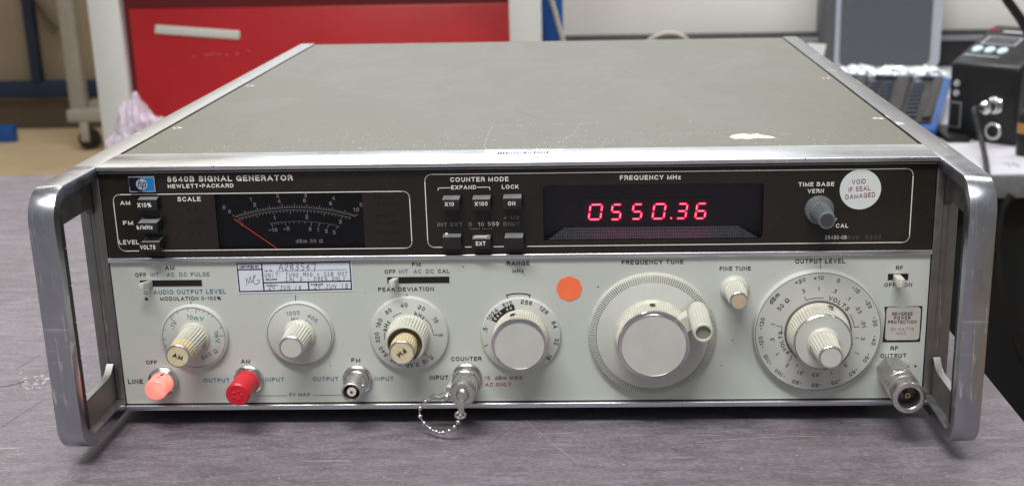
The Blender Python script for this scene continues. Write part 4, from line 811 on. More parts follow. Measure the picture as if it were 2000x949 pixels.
mb = MB(); mb.lathe(q.x, q.z, [(27.5, -2.0), (27.4, -3.9), (27.0, -4.1), (0, -4.1)], 128); mb.build('dial_face', M['dial_grey'], k, tuple(q))
mb = MB(); mb.lathe(q.x, q.z, [(19.0, -4.1, 0), (18.8, -5.0, 0), (18.0, -5.6, 0), (17.8, -6.5, 0.6), (17.2, -14.4, 0.6), (17.1, -15.0, 0)], n=88); mb.build('knob_body', M['knob_dirty'], k, tuple(q))
mb = MB(); mb.lathe(q.x, q.z, [(17.2, -15.0), (17.3, -15.6), (16.9, -16.2), (16.5, -16.3), (16.4, -15.7), (16.1, -15.7), (16.0, -16.6), (15.6, -16.9), (15.4, -16.5)], 96); mb.build('cap_rim', M['chrome'], k, tuple(q))
mb = MB(); mb.disc(q.x, q.z, 15.5, -16.55, 96); mb.build('knob_cap', M['cap_grey'], k, tuple(q), smooth=False); hole(q, k, 91, 18.05, -8.5, 1.5)
# crank
qc = at(1363.5, 610, -10); mb = MB(); a = math.atan2(qc.z - q.z, qc.x - q.x); ux, uz = math.cos(a), math.sin(a)
P = [(16.5, -3.8), (21.5, -3.8), (21.5, 3.2), (16.5, 3.2)]; W_ = [(q.x + r * ux - s_ * uz, q.z + r * uz + s_ * ux) for r, s_ in P]
plate(mb, W_, -15.0, -6.5); mb.build('crank_arm', M['knob_grey'], k, tuple(qc), smooth=False)
mb = MB(); mb.lathe(qc.x, qc.z, [(4.3, -6, 0), (4.9, -8.5, 0), (5.0, -13.0, 0), (4.85, -13.6, 0), (4.95, -14.0, 0.45), (4.7, -36.5, 0.4), (4.6, -38.0, 0), (4.2, -38.6, 0), (3.5, -38.6, 0), (3.4, -37.4, 0)], n=22); mb.build('crank_handle', M['knob_grey'], k, tuple(qc))
plain('cap_greengrey', srgb(128, 132, 118), 0.3); mb = MB(); mb.disc(qc.x, qc.z, 3.5, -37.3, 32); mb.build('crank_cap', M['cap_greengrey'], k, tuple(qc), smooth=False)
# fine tune
q = at(1434.6, 564, 0); mb = MB(); mb.lathe(q.x, q.z, [(0, 0), (6.9, 0), (6.9, -1.4), (6.4, -2.4), (5.6, -3.0), (5.4, -3.1)], 48); k = mb.build('fine_tune_knob', M['knob_grey'], G, tuple(q))
shaft(q, k, [(5.5, -2.9, 0), (5.4, -3.4, 0.5), (4.55, -17.4, 0.5), (4.45, -18.0, 0), (4.1, -18.3, 0)], 24, 'knob_grey'); cap_(q, k, 4.3, -18.4, 'cap_tan', 'nickel'); hole(q, k, 40, 5.3, -5.0, 0.6)
# output level
q = at(1597.5, 648.6, -3.2); mb = MB(); mb.lathe(q.x, q.z, [(0, 0), (31.5, 0), (31.6, -1.2), (31.1, -2.8), (30.5, -3.2), (0, -3.2)], 128); k = mb.build('output_level_dial', M['dial_grey'], G, tuple(q)); d = Dial(q, -3.2, k)
d.ring(30.4, 0.22)
for i, s in enumerate(('+10', '0', '-10', '-20', '-30', '-40', '-50', '-60', '-70', '-80', '-90', '-100', '-110', '-120', '-130')): d.t(s, 91.5 - 20.1 * i, 27.8, 2.05)
d.t('+20', 110, 28.0, 2.05); d.t('dBm', 141, 28.0, 2.2); d.t('50 Ω', 140, 22.6, 2.2)
for i, s in enumerate(('1', '.3', '.1', '.03', '.01', '3', '1', '.3', '.1', '.03', '.01', '3', '1', '.3', '.1')): d.t(s, 91.5 - 20.1 * i, 22.3, 2.0)
d.t('3', 110, 22.6, 2.0)
d.ring(17.7, 0.28, 111, 83); d.tick(111, 17.7, 20.0, 0.28); d.word('VOLTS', 57, 18.2, 7.9, 2.15); d.ring(17.7, 0.28, 31, 8); d.tick(8, 17.7, 20.3, 0.28); d.tick(-9, 18.3, 20.3, 0.28)
d.tick(170, 17.7, 20.6, 0.28); d.ring(17.7, 0.28, 170, 181); d.word('µVOLTS', 198, 18.2, 7.0, 2.0); d.ring(17.7, 0.28, 222, 227); d.tick(227, 17.7, 20.5, 0.28); d.tick(241, 19.0, 20.5, 0.28); d.done()
mb = MB(); mb.lathe(q.x, q.z, [(16.4, -3.2), (16.2, -3.9), (15.7, -4.0), (15.5, -3.4)], 96); mb.build('knob_ring', M['cast_metal'], k, tuple(q))
mb = MB(); mb.lathe(q.x, q.z, [(15.5, -3.3, 0), (15.4, -5.0, 0), (14.9, -5.6, 0.7), (14.2, -15.6, 0.65), (14.0, -16.4, 0)], n=60); mb.build('knob_body', M['knob_dirty'], k, tuple(q)); hole(q, k, 72, 15.6, -8, 1.6); hole(q, k, 200, 15.4, -8, 1.2)
mb = MB(); mb.lathe(q.x, q.z, [(14.1, -16.4), (14.1, -17.2), (13.6, -17.7), (13.1, -17.4)], 96); mb.build('cap_rim', M['chrome'], k, tuple(q))
mb = MB(); mb.disc(q.x, q.z, 13.3, -17.4, 96); mb.build('knob_cap', M['dial_grey'], k, tuple(q), smooth=False)
shaft(q, k, [(7.6, -17.4, 0), (7.6, -18.7, 0), (7.0, -19.5, 0), (6.7, -19.7, 0.6), (5.7, -35.2, 0.6), (5.5, -36.2, 0), (5.1, -36.6, 0)], 24, 'knob_grey', 'vernier_body'); cap_(q, k, 5.5, -36.7, 'dial_grey', 'nickel', 0.8); hole(q, k, 185, 6.95, -22.5, 1.0)

# ------------------------------------------------------------------ line switch and sockets
q = at(321, 741.5); mb = MB(); mb.lathe(q.x, q.z, [(0, 0), (7.2, 0), (7.4, -0.5), (7.4, -2.2), (6.6, -2.9), (6.5, -3.3), (5.9, -3.8), (5.5, -3.4), (5.5, 0)], 64); k = mb.build('line_switch', M['nickel'], G, tuple(q))
mb = MB(); mb.lathe(q.x, q.z, [(5.45, -0.5), (5.45, -12.4), (5.2, -13.2), (4.6, -13.7), (0, -13.8)], 48); mb.build('lamp_button', M['lamp_pink'], k, tuple(q))
mb = MB(); zt = q.z + 5.5
mb.add([(q.x + 0.4, -7.9, zt), (q.x + 1.9, -7.6, zt - 0.25), (q.x + 2.1, -4.8, zt - 0.3), (q.x + 1.4, -4.8, zt - 0.1)], [(0, 1, 2, 3)]); mb.add([(q.x - 0.1, -10.0, zt + 0.02), (q.x + 1.9, -9.8, zt - 0.25), (q.x + 1.9, -9.2, zt - 0.25), (q.x - 0.1, -9.4, zt + 0.02)], [(0, 1, 2, 3)]); mb.build('lettering', M['ink_black'], k, tuple(q), smooth=False)
def socket(name, u, v):
    q = at(u, v); mb = MB(); mb.lathe(q.x, q.z, [(0, 0), (7.0, 0), (7.4, -0.4), (7.4, -1.6), (6.8, -2.2), (5.7, -2.2), (5.6, -2.8), (5.9, -3.0), (5.9, -4.6), (5.4, -5.0), (4.9, -5.0)], 64); return mb.build(name, M['nickel'], G, tuple(q)), q
k, q = socket('output_socket', 487, 739); 
mb = MB(); mb.lathe(q.x, q.z, [(4.8, -4), (4.8, -8), (0, -8)], 32); mb.build('socket_barrel', M['nickel_matt'], k, tuple(q))
rc = empty('rubber_dust_cap', 'red rubber dust cap pushed onto the left BNC socket', 'dust cap', (q.x, -3, q.z), 'removable dust caps on the front sockets')
prof = [(5.5, -4.2), (6.2, -4.6), (6.2, -6.0), (5.9, -6.2), (5.75, -8), (5.9, -18.6), (5.75, -20.2), (5.2, -20.8), (0, -20.8)]
mb = MB(); mb.lathe(q.x, q.z, prof, 48, tx=0.02, tz=0.0); mb.build('cap_body', M['rubber_red'], rc, (q.x, -3, q.z))
mb = MB(); cx_ = q.x - 0.35
for a in range(0, 360, 72): mb.sphere((cx_ + 2.0 * math.cos(math.radians(a)), -20.8, q.z + 2.0 * math.sin(math.radians(a))), 0.55, 8, 6)
mb.arc(cx_, q.z, 3.4, 3.8, 20, 320, -20.9, 20); mb.build('moulded_mark', M['rubber_red'], rc, (q.x, -20, q.z))
k, q = socket('modulation_socket', 699, 739)
mb = MB(); mb.lathe(q.x, q.z, [(4.9, -4.4), (4.85, -6), (4.75, -15.5), (4.6, -15.8), (4.8, -16.2), (4.8, -17.6), (4.5, -17.9), (4.1, -17.9), (3.95, -17.4), (3.95, -10), (0, -10)], 48); mb.build('socket_barrel', M['nickel_matt'], k, tuple(q))
mb = MB(); mb.sphere((q.x + 4.7, -11.5, q.z + 0.8), 0.9, 10, 7); mb.sphere((q.x - 4.7, -11.5, q.z - 0.8), 0.9, 10, 7); mb.build('bayonet_pin', M['nickel'], k, tuple(q))
mb = MB(); mb.lathe(q.x, q.z, [(2.3, -10), (2.3, -17.0), (2.1, -17.2), (0.8, -17.2), (0.7, -16)], 32); mb.build('dielectric', M['dielectric'], k, tuple(q)); mb = MB(); mb.lathe(q.x, q.z, [(0.8, -16.5), (0.8, -17.3), (0.45, -17.3), (0.4, -15), (0, -15)], 20); mb.build('centre_contact', M['brass'], k, tuple(q)); mb = MB(); mb.lathe(q.x, q.z, [(3.94, -10.5), (3.94, -10.2), (2.31, -10.2)], 32); mb.build('socket_bore', M['hole_dark'], k, tuple(q))
mb = MB(); mb.disc(q.x, q.z, 0.42, -17.35, 16); mb.build('contact_hole', M['hole_dark'], k, tuple(q), smooth=False, recalc=False)
k, q = socket('counter_socket', 912.5, 735)
mb = MB(); mb.lathe(q.x, q.z, [(4.9, -4.4), (4.9, -7), (0, -7)], 32); mb.build('socket_barrel', M['nickel_matt'], k, tuple(q))
# metal cap on its bead chain
mc = empty('chained_metal_cap', 'silver metal dust cap with bead chain on the counter socket', 'dust cap', (q.x, -5, q.z), 'removable dust caps on the front sockets')
mb = MB(); mb.lathe(q.x, q.z, [(5.2, -5.2), (6.6, -5.4), (6.9, -6.0), (6.9, -9.0), (6.4, -9.6), (6.3, -14.4), (6.4, -15.0), (6.4, -22.4), (6.0, -23.4), (5.4, -23.7), (5.2, -23.3), (3.2, -23.3), (3.0, -23.0), (0, -23.0)], 64); mb.build('cap_body', M['nickel'], mc, tuple(q))
mb = MB(); mb.lathe(q.x, q.z, [(3.0, -23.1), (3.0, -23.7), (2.7, -24.0), (2.5, -23.8), (2.4, -24.3), (1.9, -24.7), (1.0, -24.9), (0, -24.95)], 32); mb.build('rivet', M['nickel'], mc, tuple(q))
mb = MB()
for i in range(24):
    a = 2 * PI * i / 24; mb.box(q.x + 6.35 * math.cos(a) - 0.25, q.x + 6.35 * math.cos(a) + 0.25, -21.8, -15.4, q.z + 6.35 * math.sin(a) - 0.25, q.z + 6.35 * math.sin(a) + 0.25)
mb.build('knurling', M['nickel_matt'], mc, tuple(q))
# slanted slot lug at the left and its link
pl = at(878, 768, -9); mb = MB(); mb.hexa([(q.x - 8.6, -3.0, q.z - 3.8), (q.x - 5.8, -3.0, q.z - 5.5), (pl.x + 2.6, -10.5, pl.z - 1.8), (pl.x - 1.4, -10.5, pl.z + 0.2), (q.x - 7.8, -3.0, q.z + 1.5), (q.x - 5.4, -3.0, q.z + 1.0), (pl.x + 2.6, -10.5, pl.z + 4.0), (pl.x - 1.6, -10.5, pl.z + 4.2)], 0.5); mb.build('chain_lug', M['nickel_matt'], mc, tuple(pl))
mb = MB(); mb.sphere(tuple(at(873, 775, -11)), 2.0, 12, 8); mb.build('lug_stud', M['nickel'], mc, tuple(pl))
bead = [(894.7, 823.7, -22.8), (887.7, 833.4, -21.8), (877.3, 841, -20.6), (865.3, 844.2, -19.4), (852.5, 842.6, -18.2), (840.6, 836.5, -16.2), (828.6, 826, -15.4), (820.6, 812.4, -14.5), (820.6, 796.5, -13.5), (830.8, 783.2, -12.8)]
BP = [at(*b) for b in bead]
for p in BP:
    mb = MB(); mb.sphere(tuple(p), 1.22, 14, 10); mb.build('bead', M['nickel'], mc, tuple(p))
wire = [at(899, 814, -23.6)] + BP + [at(842, 777, -12.2), at(856, 774, -11.5)]
mb = MB(); mb.tube(catmull([tuple(p) for p in wire], 5), 0.32, 6); mb.build('chain_wire', M['nickel_matt'], mc, tuple(BP[0]))
# tab from the rivet, end ring, and the folded link on the left
a = at(900, 786, -24.4); b = at(899, 805, -24.4)
mb = MB(); mb.box(a.x - 1.5, a.x + 1.5, -24.7, -24.1, b.z - 0.5, a.z + 1.0, 0.15); mb.build('chain_tab', M['nickel_matt'], mc, tuple(a))
p = at(899, 811, -24.0); mb = MB(); mb.tube([(p.x + 2.3 * math.cos(t_), p.y + 0.5, p.z + 1.5 * math.sin(t_)) for t_ in [2 * PI * i / 20 for i in range(21)]], 0.75, 8, False); mb.sphere((p.x, p.y + 0.5, p.z), 1.3, 10, 8); mb.build('end_clasp', M['nickel_matt'], mc, tuple(p))
mb = MB(); mb.tube([tuple(at(838, 779, -12.2)), tuple(at(848, 773, -12)), tuple(at(858, 776, -11.6)), tuple(at(869, 770, -11))], [0.8, 1.4, 1.3, 1.5], 8); mb.build('end_clasp', M['nickel'], mc, tuple(at(850, 775, -12)))
# N type output connector
q = at(1741, 721.5); tx = 0.0
mb = MB(); mb.lathe(q.x, q.z, [(0, 0), (7.4, 0), (7.6, -0.5), (7.4, -18.0), (6.9, -18.5)], 8, a0=PI / 8 + 0.12)
k = mb.build('rf_output_connector', M['nickel_matt'], G, tuple(q), smooth=False)
mb = MB(); mb.lathe(q.x, q.z, [(6.8, -18.0), (7.0, -18.7), (7.5, -19.1), (7.5, -20.5), (7.0, -20.9), (7.0, -22.0), (7.6, -22.4), (7.7, -26.0), (7.1, -26.4), (7.1, -27.4), (7.7, -27.8), (7.9, -34.4), (7.6, -35.3), (7.1, -35.6), (5.5, -35.6), (5.1, -35.0), (5.0, -26), (0, -26)], 64); mb.build('connector_barrel', M['nickel'], k, tuple(q))
mb = MB(); mb.lathe(q.x, q.z, [(5.02, -34.6), (4.92, -28), (4.9, -26.4), (0, -26.4)], 40); mb.build('connector_bore', M['cast_metal'], k, tuple(q))
mb = MB(); mb.lathe(q.x, q.z, [(1.5, -26), (1.5, -32.0), (1.2, -32.4), (0.75, -32.4), (0.7, -29), (0, -29)], 24); mb.build('centre_contact', M['brass'], k, tuple(q))
mb = MB(); mb.disc(q.x, q.z, 0.72, -32.3, 16); mb.build('contact_hole', M['hole_dark'], k, tuple(q), smooth=False, recalc=False)

# ------------------------------------------------------------------ stickers
# orange dot
q = at(1111.8, 563.4); mb = MB(); mb.disc(q.x, q.z, 6.75, -0.05, 8, a0=PI / 8); so = mb.build('round_sticker', M['sticker_clear'], G, tuple(q), smooth=False, recalc=False, label='orange dot sticker beside the range knob')
mb = MB(); P = [(q.x + (6.2 + 0.14 * math.cos(8 * 2 * PI * i / 48)) * math.cos(2 * PI * i / 48), q.z + (6.2 + 0.14 * math.cos(8 * 2 * PI * i / 48)) * math.sin(2 * PI * i / 48)) for i in range(48)]; plate(mb, P, -0.2, -0.06); mb.build('sticker_face', M['sticker_orange'], so, tuple(q), smooth=False)
# reverse power plate
P = [at(u, v) for u, v in ((1727, 599), (1742, 598), (1762, 599.4), (1780, 598), (1801.5, 597), (1799.6, 632), (1796.6, 666.5), (1760, 667.3), (1723.2, 667.6), (1726.5, 640), (1729, 612))]
mb = MB(); plate(mb, [(p.x, p.z) for p in P], -0.18, -0.02); rp = mb.build('warning_plate', M['ink_black'], G, tuple(P[0]), smooth=False)
a = at(1732.0, 600.3, -0.5); b = at(1794.8, 663.5, -0.5); mb = MB(); plate(mb, rrect(a.x, b.x, b.z, a.z, 1.6), -0.5, -0.1); mb.build('plate_face', M['plate_silver'], rp, tuple(a), smooth=False)
for s, u0, v, u1, cp, ink in (('REVERSE', 1742.5, 616, 1782.3, 6.6, 'ink_black'), ('POWER', 1746, 623.6, 1778, 6.4, 'ink_black'), ('PROTECTION', 1734, 631.8, 1790, 6.4, 'ink_black'), ('50 WATTS', 1739.5, 645.4, 1784.7, 6, 'ink_faded_red'), ('MAX', 1751, 653.2, 1769.2, 6, 'ink_faded_red')): T(s, u0, v, u1, cp, ink, rp, y=-0.5, bold=0.01)
# certification label
q0, q1, q2, q3 = (at(u, v, 0) for u, v in ((460, 513.2), (686.5, 509.2), (690.5, 568), (466, 573.2)))
def cl(s, t_):                               # s,t in 0..1 across the label
    p = (q0 * (1 - s) + q1 * s) * (1 - t_) + (q3 * (1 - s) + q2 * s) * t_; return (p.x, p.z)
mb = MB(); plate(mb, [cl(0, 0), cl(1, 0), cl(1, 1), cl(0, 1)], -0.2, -0.02); ce = mb.build('certification_label', M['paper_white'], G, tuple(q0), smooth=False)
mb = MB(); Y_ = -0.26
for P in ([(0.012, 0.03), (0.985, 0.03)], [(0.012, 0.93), (0.985, 0.93)], [(0.012, 0.03), (0.012, 0.93)], [(0.985, 0.03), (0.985, 0.93)], [(0.225, 0.03), (0.225, 0.93)], [(0.225, 0.66), (0.985, 0.66)], [(0.615, 0.66), (0.615, 0.93)], [(0.012, 0.22), (0.225, 0.22)]):
    mb.poly([cl(*p) for p in P], 0.62, Y_)
mb.poly([cl(0.34, 0.30), cl(0.955, 0.28)], 0.16, Y_); mb.build('label_rule', M['ink_black'], ce, tuple(q0), smooth=False, recalc=False)
mb = MB()
for s, x, z, x2, cp in (('CERTIFIED BY', 0.03, 0.18, 0.20, 1.5), ('I.D. NO.', 0.245, 0.30, 0.32, 0.9), ('REMARKS', 0.248, 0.585, 0.345, 0.95), ('DATE CAL.', 0.25, 0.775, 0.355, 0.85), ('DATE DUE', 0.635, 0.775, 0.74, 0.85)):
    a = cl(x, z); b = cl(x2, z); put_text(mb, s, a[0], a[1], b[0] - a[0], cp, Y_, 0.6, 'l', 0.05)
mb.build('lettering', M['ink_black'], ce, tuple(q0), smooth=False, recalc=False)
SG = {'A': [[(0, 0), (.45, 1), (.9, 0)], [(.2, .4), (.75, .4)]], '2': [[(0, .8), (.4, 1), (.7, .75), (.1, .05), (.8, 0)]], '8': [[(.7, .85), (.3, 1), (.1, .75), (.7, .3), (.4, 0), (.05, .25), (.75, .85)]], '3': [[(.1, .95), (.6, .9), (.3, .55), (.65, .3), (.3, 0), (0, .15)]], '5': [[(.7, 1), (.15, .95), (.1, .55), (.6, .45), (.5, .05), (0, .05)]],
      '6': [[(.55, 1), (.1, .45), (.3, 0), (.65, .2), (.4, .5), (.1, .3)]], '7': [[(0, .9), (.75, .95), (.6, .4), (.5, -.2)]], '4': [[(.1, 1), (.05, .5), (.6, .5)], [(.6, .9), (.5, -.1)]], '1': [[(.3, 1), (.2, 0)]], '9': [[(.6, .7), (.3, 1), (.1, .7), (.5, .55), (.5, -.05)]],
      'U': [[(0, 1), (.1, .1), (.5, .05), (.7, 1)]], 'N': [[(0, 0), (.1, 1), (.6, 0), (.75, 1)]], 'T': [[(0, 1), (.8, .95)], [(.4, 1), (.35, 0)]], 'I': [[(.3, 1), (.25, 0)]], 'F': [[(.1, 0), (.15, 1), (.7, .95)], [(.15, .5), (.5, .5)]], 'D': [[(.1, 0), (.15, 1), (.7, .6), (.5, .1), (.1, 0)]], 'W': [[(0, 1), (.15, 0), (.4, .6), (.6, 0), (.85, 1)]],
      'O': [[(.4, 1), (.05, .5), (.35, 0), (.7, .5), (.4, 1)]], 'M': [[(0, 0), (.1, 1), (.4, .3), (.7, 1), (.8, 0)]], 'S': [[(.65, .95), (.2, .9), (.2, .6), (.6, .35), (.4, 0), (0, .1)]], 'B': [[(.1, 0), (.15, 1), (.6, .8), (.2, .5), (.65, .2), (.1, 0)]], 'L': [[(.15, 1), (.05, .05), (.6, 0)]], 'C': [[(.65, .9), (.25, .9), (.05, .4), (.3, 0), (.65, .1)]], 'R': [[(.1, 0), (.1, 1), (.6, .8), (.15, .5), (.65, 0)]],
      'E': [[(.65, 1), (.15, .95), (.1, 0), (.6, 0)], [(.15, .5), (.5, .5)]], 'Q': [[(.4, 1), (.05, .5), (.35, 0), (.7, .5), (.4, 1)], [(.4, .3), (.75, -.1)]], 'J': [[(.2, 1), (.8, .95)], [(.5, 1), (.4, .05), (.05, .1)]], 'Y': [[(0, 1), (.35, .5)], [(.75, 1), (.25, -.2)]], '-': [[(.1, .5), (.6, .45)]], "'": [[(.3, 1.1), (.25, .8)]], ':': [[(.2, .7), (.2, .8)], [(.2, .1), (.2, .2)]], '+': [[(.0, .45), (.7, .5)], [(.35, .9), (.3, .1)]], 'G': [[(.7, .9), (.35, 1), (.05, .5), (.3, 0), (.7, .2), (.65, .45), (.35, .4)]]}
def scrawl(mb, s, x, z, x2, cap, wd, seed=1):
    rr = random.Random(seed); a = cl(x, z); b = cl(x2, z); n = len(s); adv = (b[0] - a[0]) / n; sl = (b[1] - a[1]) / n
    for i, ch in enumerate(s):
        for st_ in SG.get(ch, []):
            P = [Vector((px_ + rr.uniform(-.07, .07), py_ + rr.uniform(-.07, .07), 0)) for px_, py_ in st_]
            P = catmull(P, 4) if len(P) > 2 else P
            mb.poly([(a[0] + i * adv + (p.x + 0.12 * p.y) * adv * 0.86, a[1] + i * sl + p.y * cap) for p in P], wd, Y_ - 0.01)
mb = MB()
scrawl(mb, 'A283567', 0.37, 0.265, 0.70, 3.1, 0.27, 3); scrawl(mb, "UNIT: FUND MOD + SSB NOT", 0.245, 0.475, 0.965, 1.9, 0.19, 4); scrawl(mb, "CAL'D - FREQ ONLY", 0.42, 0.625, 0.945, 1.9, 0.19, 5)
scrawl(mb, '24 JUN 16', 0.265, 0.905, 0.56, 2.2, 0.20, 6); scrawl(mb, '24 JUN 18', 0.66, 0.895, 0.965, 2.2, 0.20, 7)
mb.build('handwriting', M['pencil'], ce, tuple(q0), smooth=False, recalc=False)
mb = MB(); rr = random.Random(2)
P = [cl(*p) for p in ((0.08, 0.72), (0.085, 0.50), (0.10, 0.66), (0.115, 0.45), (0.125, 0.65), (0.155, 0.38))]; mb.poly([(p.x, p.y) for p in catmull([(a, b, 0) for a, b in P], 4)], 0.22, Y_ - 0.01)
P = [cl(*p) for p in ((0.165, 0.42), (0.145, 0.50), (0.14, 0.62), (0.16, 0.70), (0.185, 0.66), (0.192, 0.56), (0.172, 0.575))]; mb.poly([(p.x, p.y) for p in catmull([(a, b, 0) for a, b in P], 4)], 0.24, Y_ - 0.01)
mb.build('handwriting', M['pencil'], ce, tuple(q0), smooth=False, recalc=False)

# ================================================================== MARKS ON THE BENCH
mb = MB(); rr = random.Random(21)
def bench_line(P, w_):
    Q = [atz(u, v, TZ + 0.12) for u, v in P]
    for i in range(len(Q) - 1):
        d = (Q[i + 1] - Q[i]).normalized(); n_ = Vector((-d.y, d.x, 0)) * w_; mb.add([Q[i] - n_, Q[i + 1] - n_, Q[i + 1] + n_, Q[i] + n_], [(0, 1, 2, 3)])
bench_line([(0, 755), (12, 754), (30, 750), (38, 747), (52, 744)], 0.42)
mb.build('bench_crack', M['dark_gap'], bpy.data.objects['workbench_top'], (0, 0, TZ), smooth=False, kind='stuff', recalc=False)
plain('scratch_dark', srgb(96, 88, 92), 0.5); plain('scratch_light', srgb(176, 172, 178), 0.45)
mb = MB(); bench_line([(28, 722), (52, 708), (78, 692)], 0.22); bench_line([(0, 836), (30, 815), (60, 797), (88, 778)], 0.16); bench_line([(955, 868), (985, 845), (1010, 824)], 0.10); bench_line([(52, 744), (120, 742)], 0.14)
mb.build('bench_scratch', M['scratch_dark'], bpy.data.objects['workbench_top'], (0, 0, TZ), smooth=False, kind='stuff', recalc=False)
mb = MB(); bench_line([(1362, 864), (1400, 859), (1470, 855), (1540, 852), (1606, 851)], 0.16); bench_line([(1006, 800), (1060, 850), (1130, 905)], 0.10); bench_line([(310, 872), (370, 866)], 0.12)
for i in range(26):
    u = rr.uniform(150, 1900); v = rr.uniform(835, 940); a = rr.uniform(-0.5, 0.5) + (1.2 if rr.random() < .2 else 0); l = rr.uniform(8, 46); bench_line([(u, v), (u + l * math.cos(a), v - l * 0.6 * math.sin(a))], rr.uniform(0.05, 0.10))
mb.build('bench_scratch', M['scratch_light'], bpy.data.objects['workbench_top'], (0, 0, TZ), smooth=False, kind='stuff', recalc=False)
mb = MB()
for i in range(60):
    u = rr.uniform(40, 115); v = 746 + rr.gauss(0, 8); p = atz(u, v, TZ + 0.13); r = rr.uniform(.3, 1.3); mb.add([(p.x + r * rr.uniform(.6, 1.5) * math.cos(q * PI / 3), p.y + r * math.sin(q * PI / 3), p.z) for q in range(6)], [tuple(range(6))])
mb.build('worn_patch', M['scratch_light'], bpy.data.objects['workbench_top'], (0, 0, TZ), smooth=False, kind='stuff', recalc=False)
mb = MB()
for i in range(46):
    u = rr.uniform(0, 1990); v = rr.uniform(820, 945) if rr.random() < .8 else rr.uniform(360, 600); 
    if v < 700: u = rr.uniform(0, 60)
    p = atz(u, v, TZ + 0.13); r = rr.uniform(.12, .4); mb.add([(p.x + r * rr.uniform(.6, 1.5) * math.cos(q * PI / 3), p.y + r * math.sin(q * PI / 3), p.z) for q in range(6)], [tuple(range(6))])
mb.build('dust_speck', M['chip_white'], bpy.data.objects['workbench_top'], (0, 0, TZ), smooth=False, kind='stuff', recalc=False)

# ================================================================== BACKGROUND
plain('paint_white', srgb(212, 214, 208), 0.4, wear=0.02, sc_=10)
plain('paint_red', (0.46, 0.012, 0.016, 1), 0.38, wear=0.05, sc_=6)
plain('paint_darkred', (0.14, 0.006, 0.008, 1), 0.45, wear=0.05, sc_=6)
plain('paint_blue', (0.005, 0.075, 0.30, 1), 0.4, wear=0.05, sc_=6)
plain('paint_navy', (0.006, 0.018, 0.05, 1), 0.4, wear=0.08, sc_=6)
plain('partition_grey', srgb(212, 210, 204), 0.5, wear=0.03, sc_=3)
plain('desk_black', (0.008, 0.008, 0.010, 1), 0.5)
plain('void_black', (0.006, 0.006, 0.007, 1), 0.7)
plain('desk_white', srgb(198, 198, 206), 0.35, wear=0.03, sc_=20)
plain('cart_grey', srgb(156, 150, 142), 0.45, wear=0.08, sc_=10)
plain('cable_grey', srgb(176, 172, 160), 0.45)
plain('khaki', srgb(104, 100, 84), 0.6)
plain('speaker_silver', srgb(168, 170, 178), 0.4)
plain('speaker_side', srgb(84, 86, 88), 0.5)
plain('speaker_mesh', srgb(80, 82, 88), 0.5, wear=0.12, sc_=400)
# red cabinet in its white frame
Yc = 1700.0
def quad_box(mb, pts_uv, y, depth, bev=0):   # box whose front face passes through the photograph's corners (BL, BR, TR, TL) on Y=y
    F = [at(u, v, y) for u, v in pts_uv]; B = [p + Vector((0, depth, 0)) for p in F]
    mb.hexa([F[0], F[1], B[1], B[0], F[3], F[2], B[2], B[3]], bev)
cab = empty('red_cabinet', 'red steel cabinet with white frame posts behind the generator', 'cabinet', (-500, Yc, -900))
xl0, xl1 = at(168, 0, Yc).x, at(230, 0, Yc).x; xr0, xr1 = at(994, 40, Yc).x, at(1056, 40, Yc).x; ztop = at(600, 0, Yc).z
for xa, xb in ((xl0, xl1), (xr0, xr1)):
    mb = MB(); mb.box(xa, xb, Yc, Yc + 60, -900, ztop + 260, 3); mb.build('frame_post', M['paint_white'], cab, (xa, Yc, -900))
mb = MB(); mb.box(xl1, xr0, Yc + 25, Yc + 320, -860, ztop + 40, 0); mb.build('cabinet_body', M['paint_darkred'], cab, (0, Yc, 0), smooth=False)  # darker red body paints the shadow band above the drawer front
za = at(600, 14, Yc).z; mb = MB(); mb.box(xl1 + 12, xr0, Yc + 14, Yc + 24.5, -560, za, 3); mb.build('drawer_front', M['paint_red'], cab, (0, Yc, 0))
mb = MB(); mb.box(xl1, xr0, Yc + 2, Yc + 24, ztop + 22, ztop + 60, 2); mb.build('top_rail', M['paint_darkred'], cab, (0, Yc, 0))
P = [at(u, v, Yc + 8) for u, v in ((301, 67), (468, 79), (468, 61), (302, 49))]
mb = MB(); B = [p + Vector((0, 7, 0)) for p in P]; mb.hexa([P[0], P[1], B[1], B[0], P[3], P[2], B[2], B[3]], 3, 3); mb.build('label_holder', M['paint_white'], cab, tuple(P[0]))
mb = MB(); rr = random.Random(9)
for (u, v, l) in ((400, 107, 9), (412, 106, 7), (425, 106, 6), (459, 105, 6), (375, 111, 5), (484, 99, 3), (440, 107, 4)):
    p = at(u, v, Yc + 13.8); q = at(u + l * 1.3, v - 1, Yc + 13.8); mb.box(p.x, q.x, Yc + 13.2, Yc + 13.9, p.z - rr.uniform(1, 2.2), p.z + 1)
plain('scuff_pink', srgb(196, 96, 92), 0.6); mb.build('scuff', M['scuff_pink'], cab, tuple(at(400, 107, Yc)), smooth=False, kind='stuff')
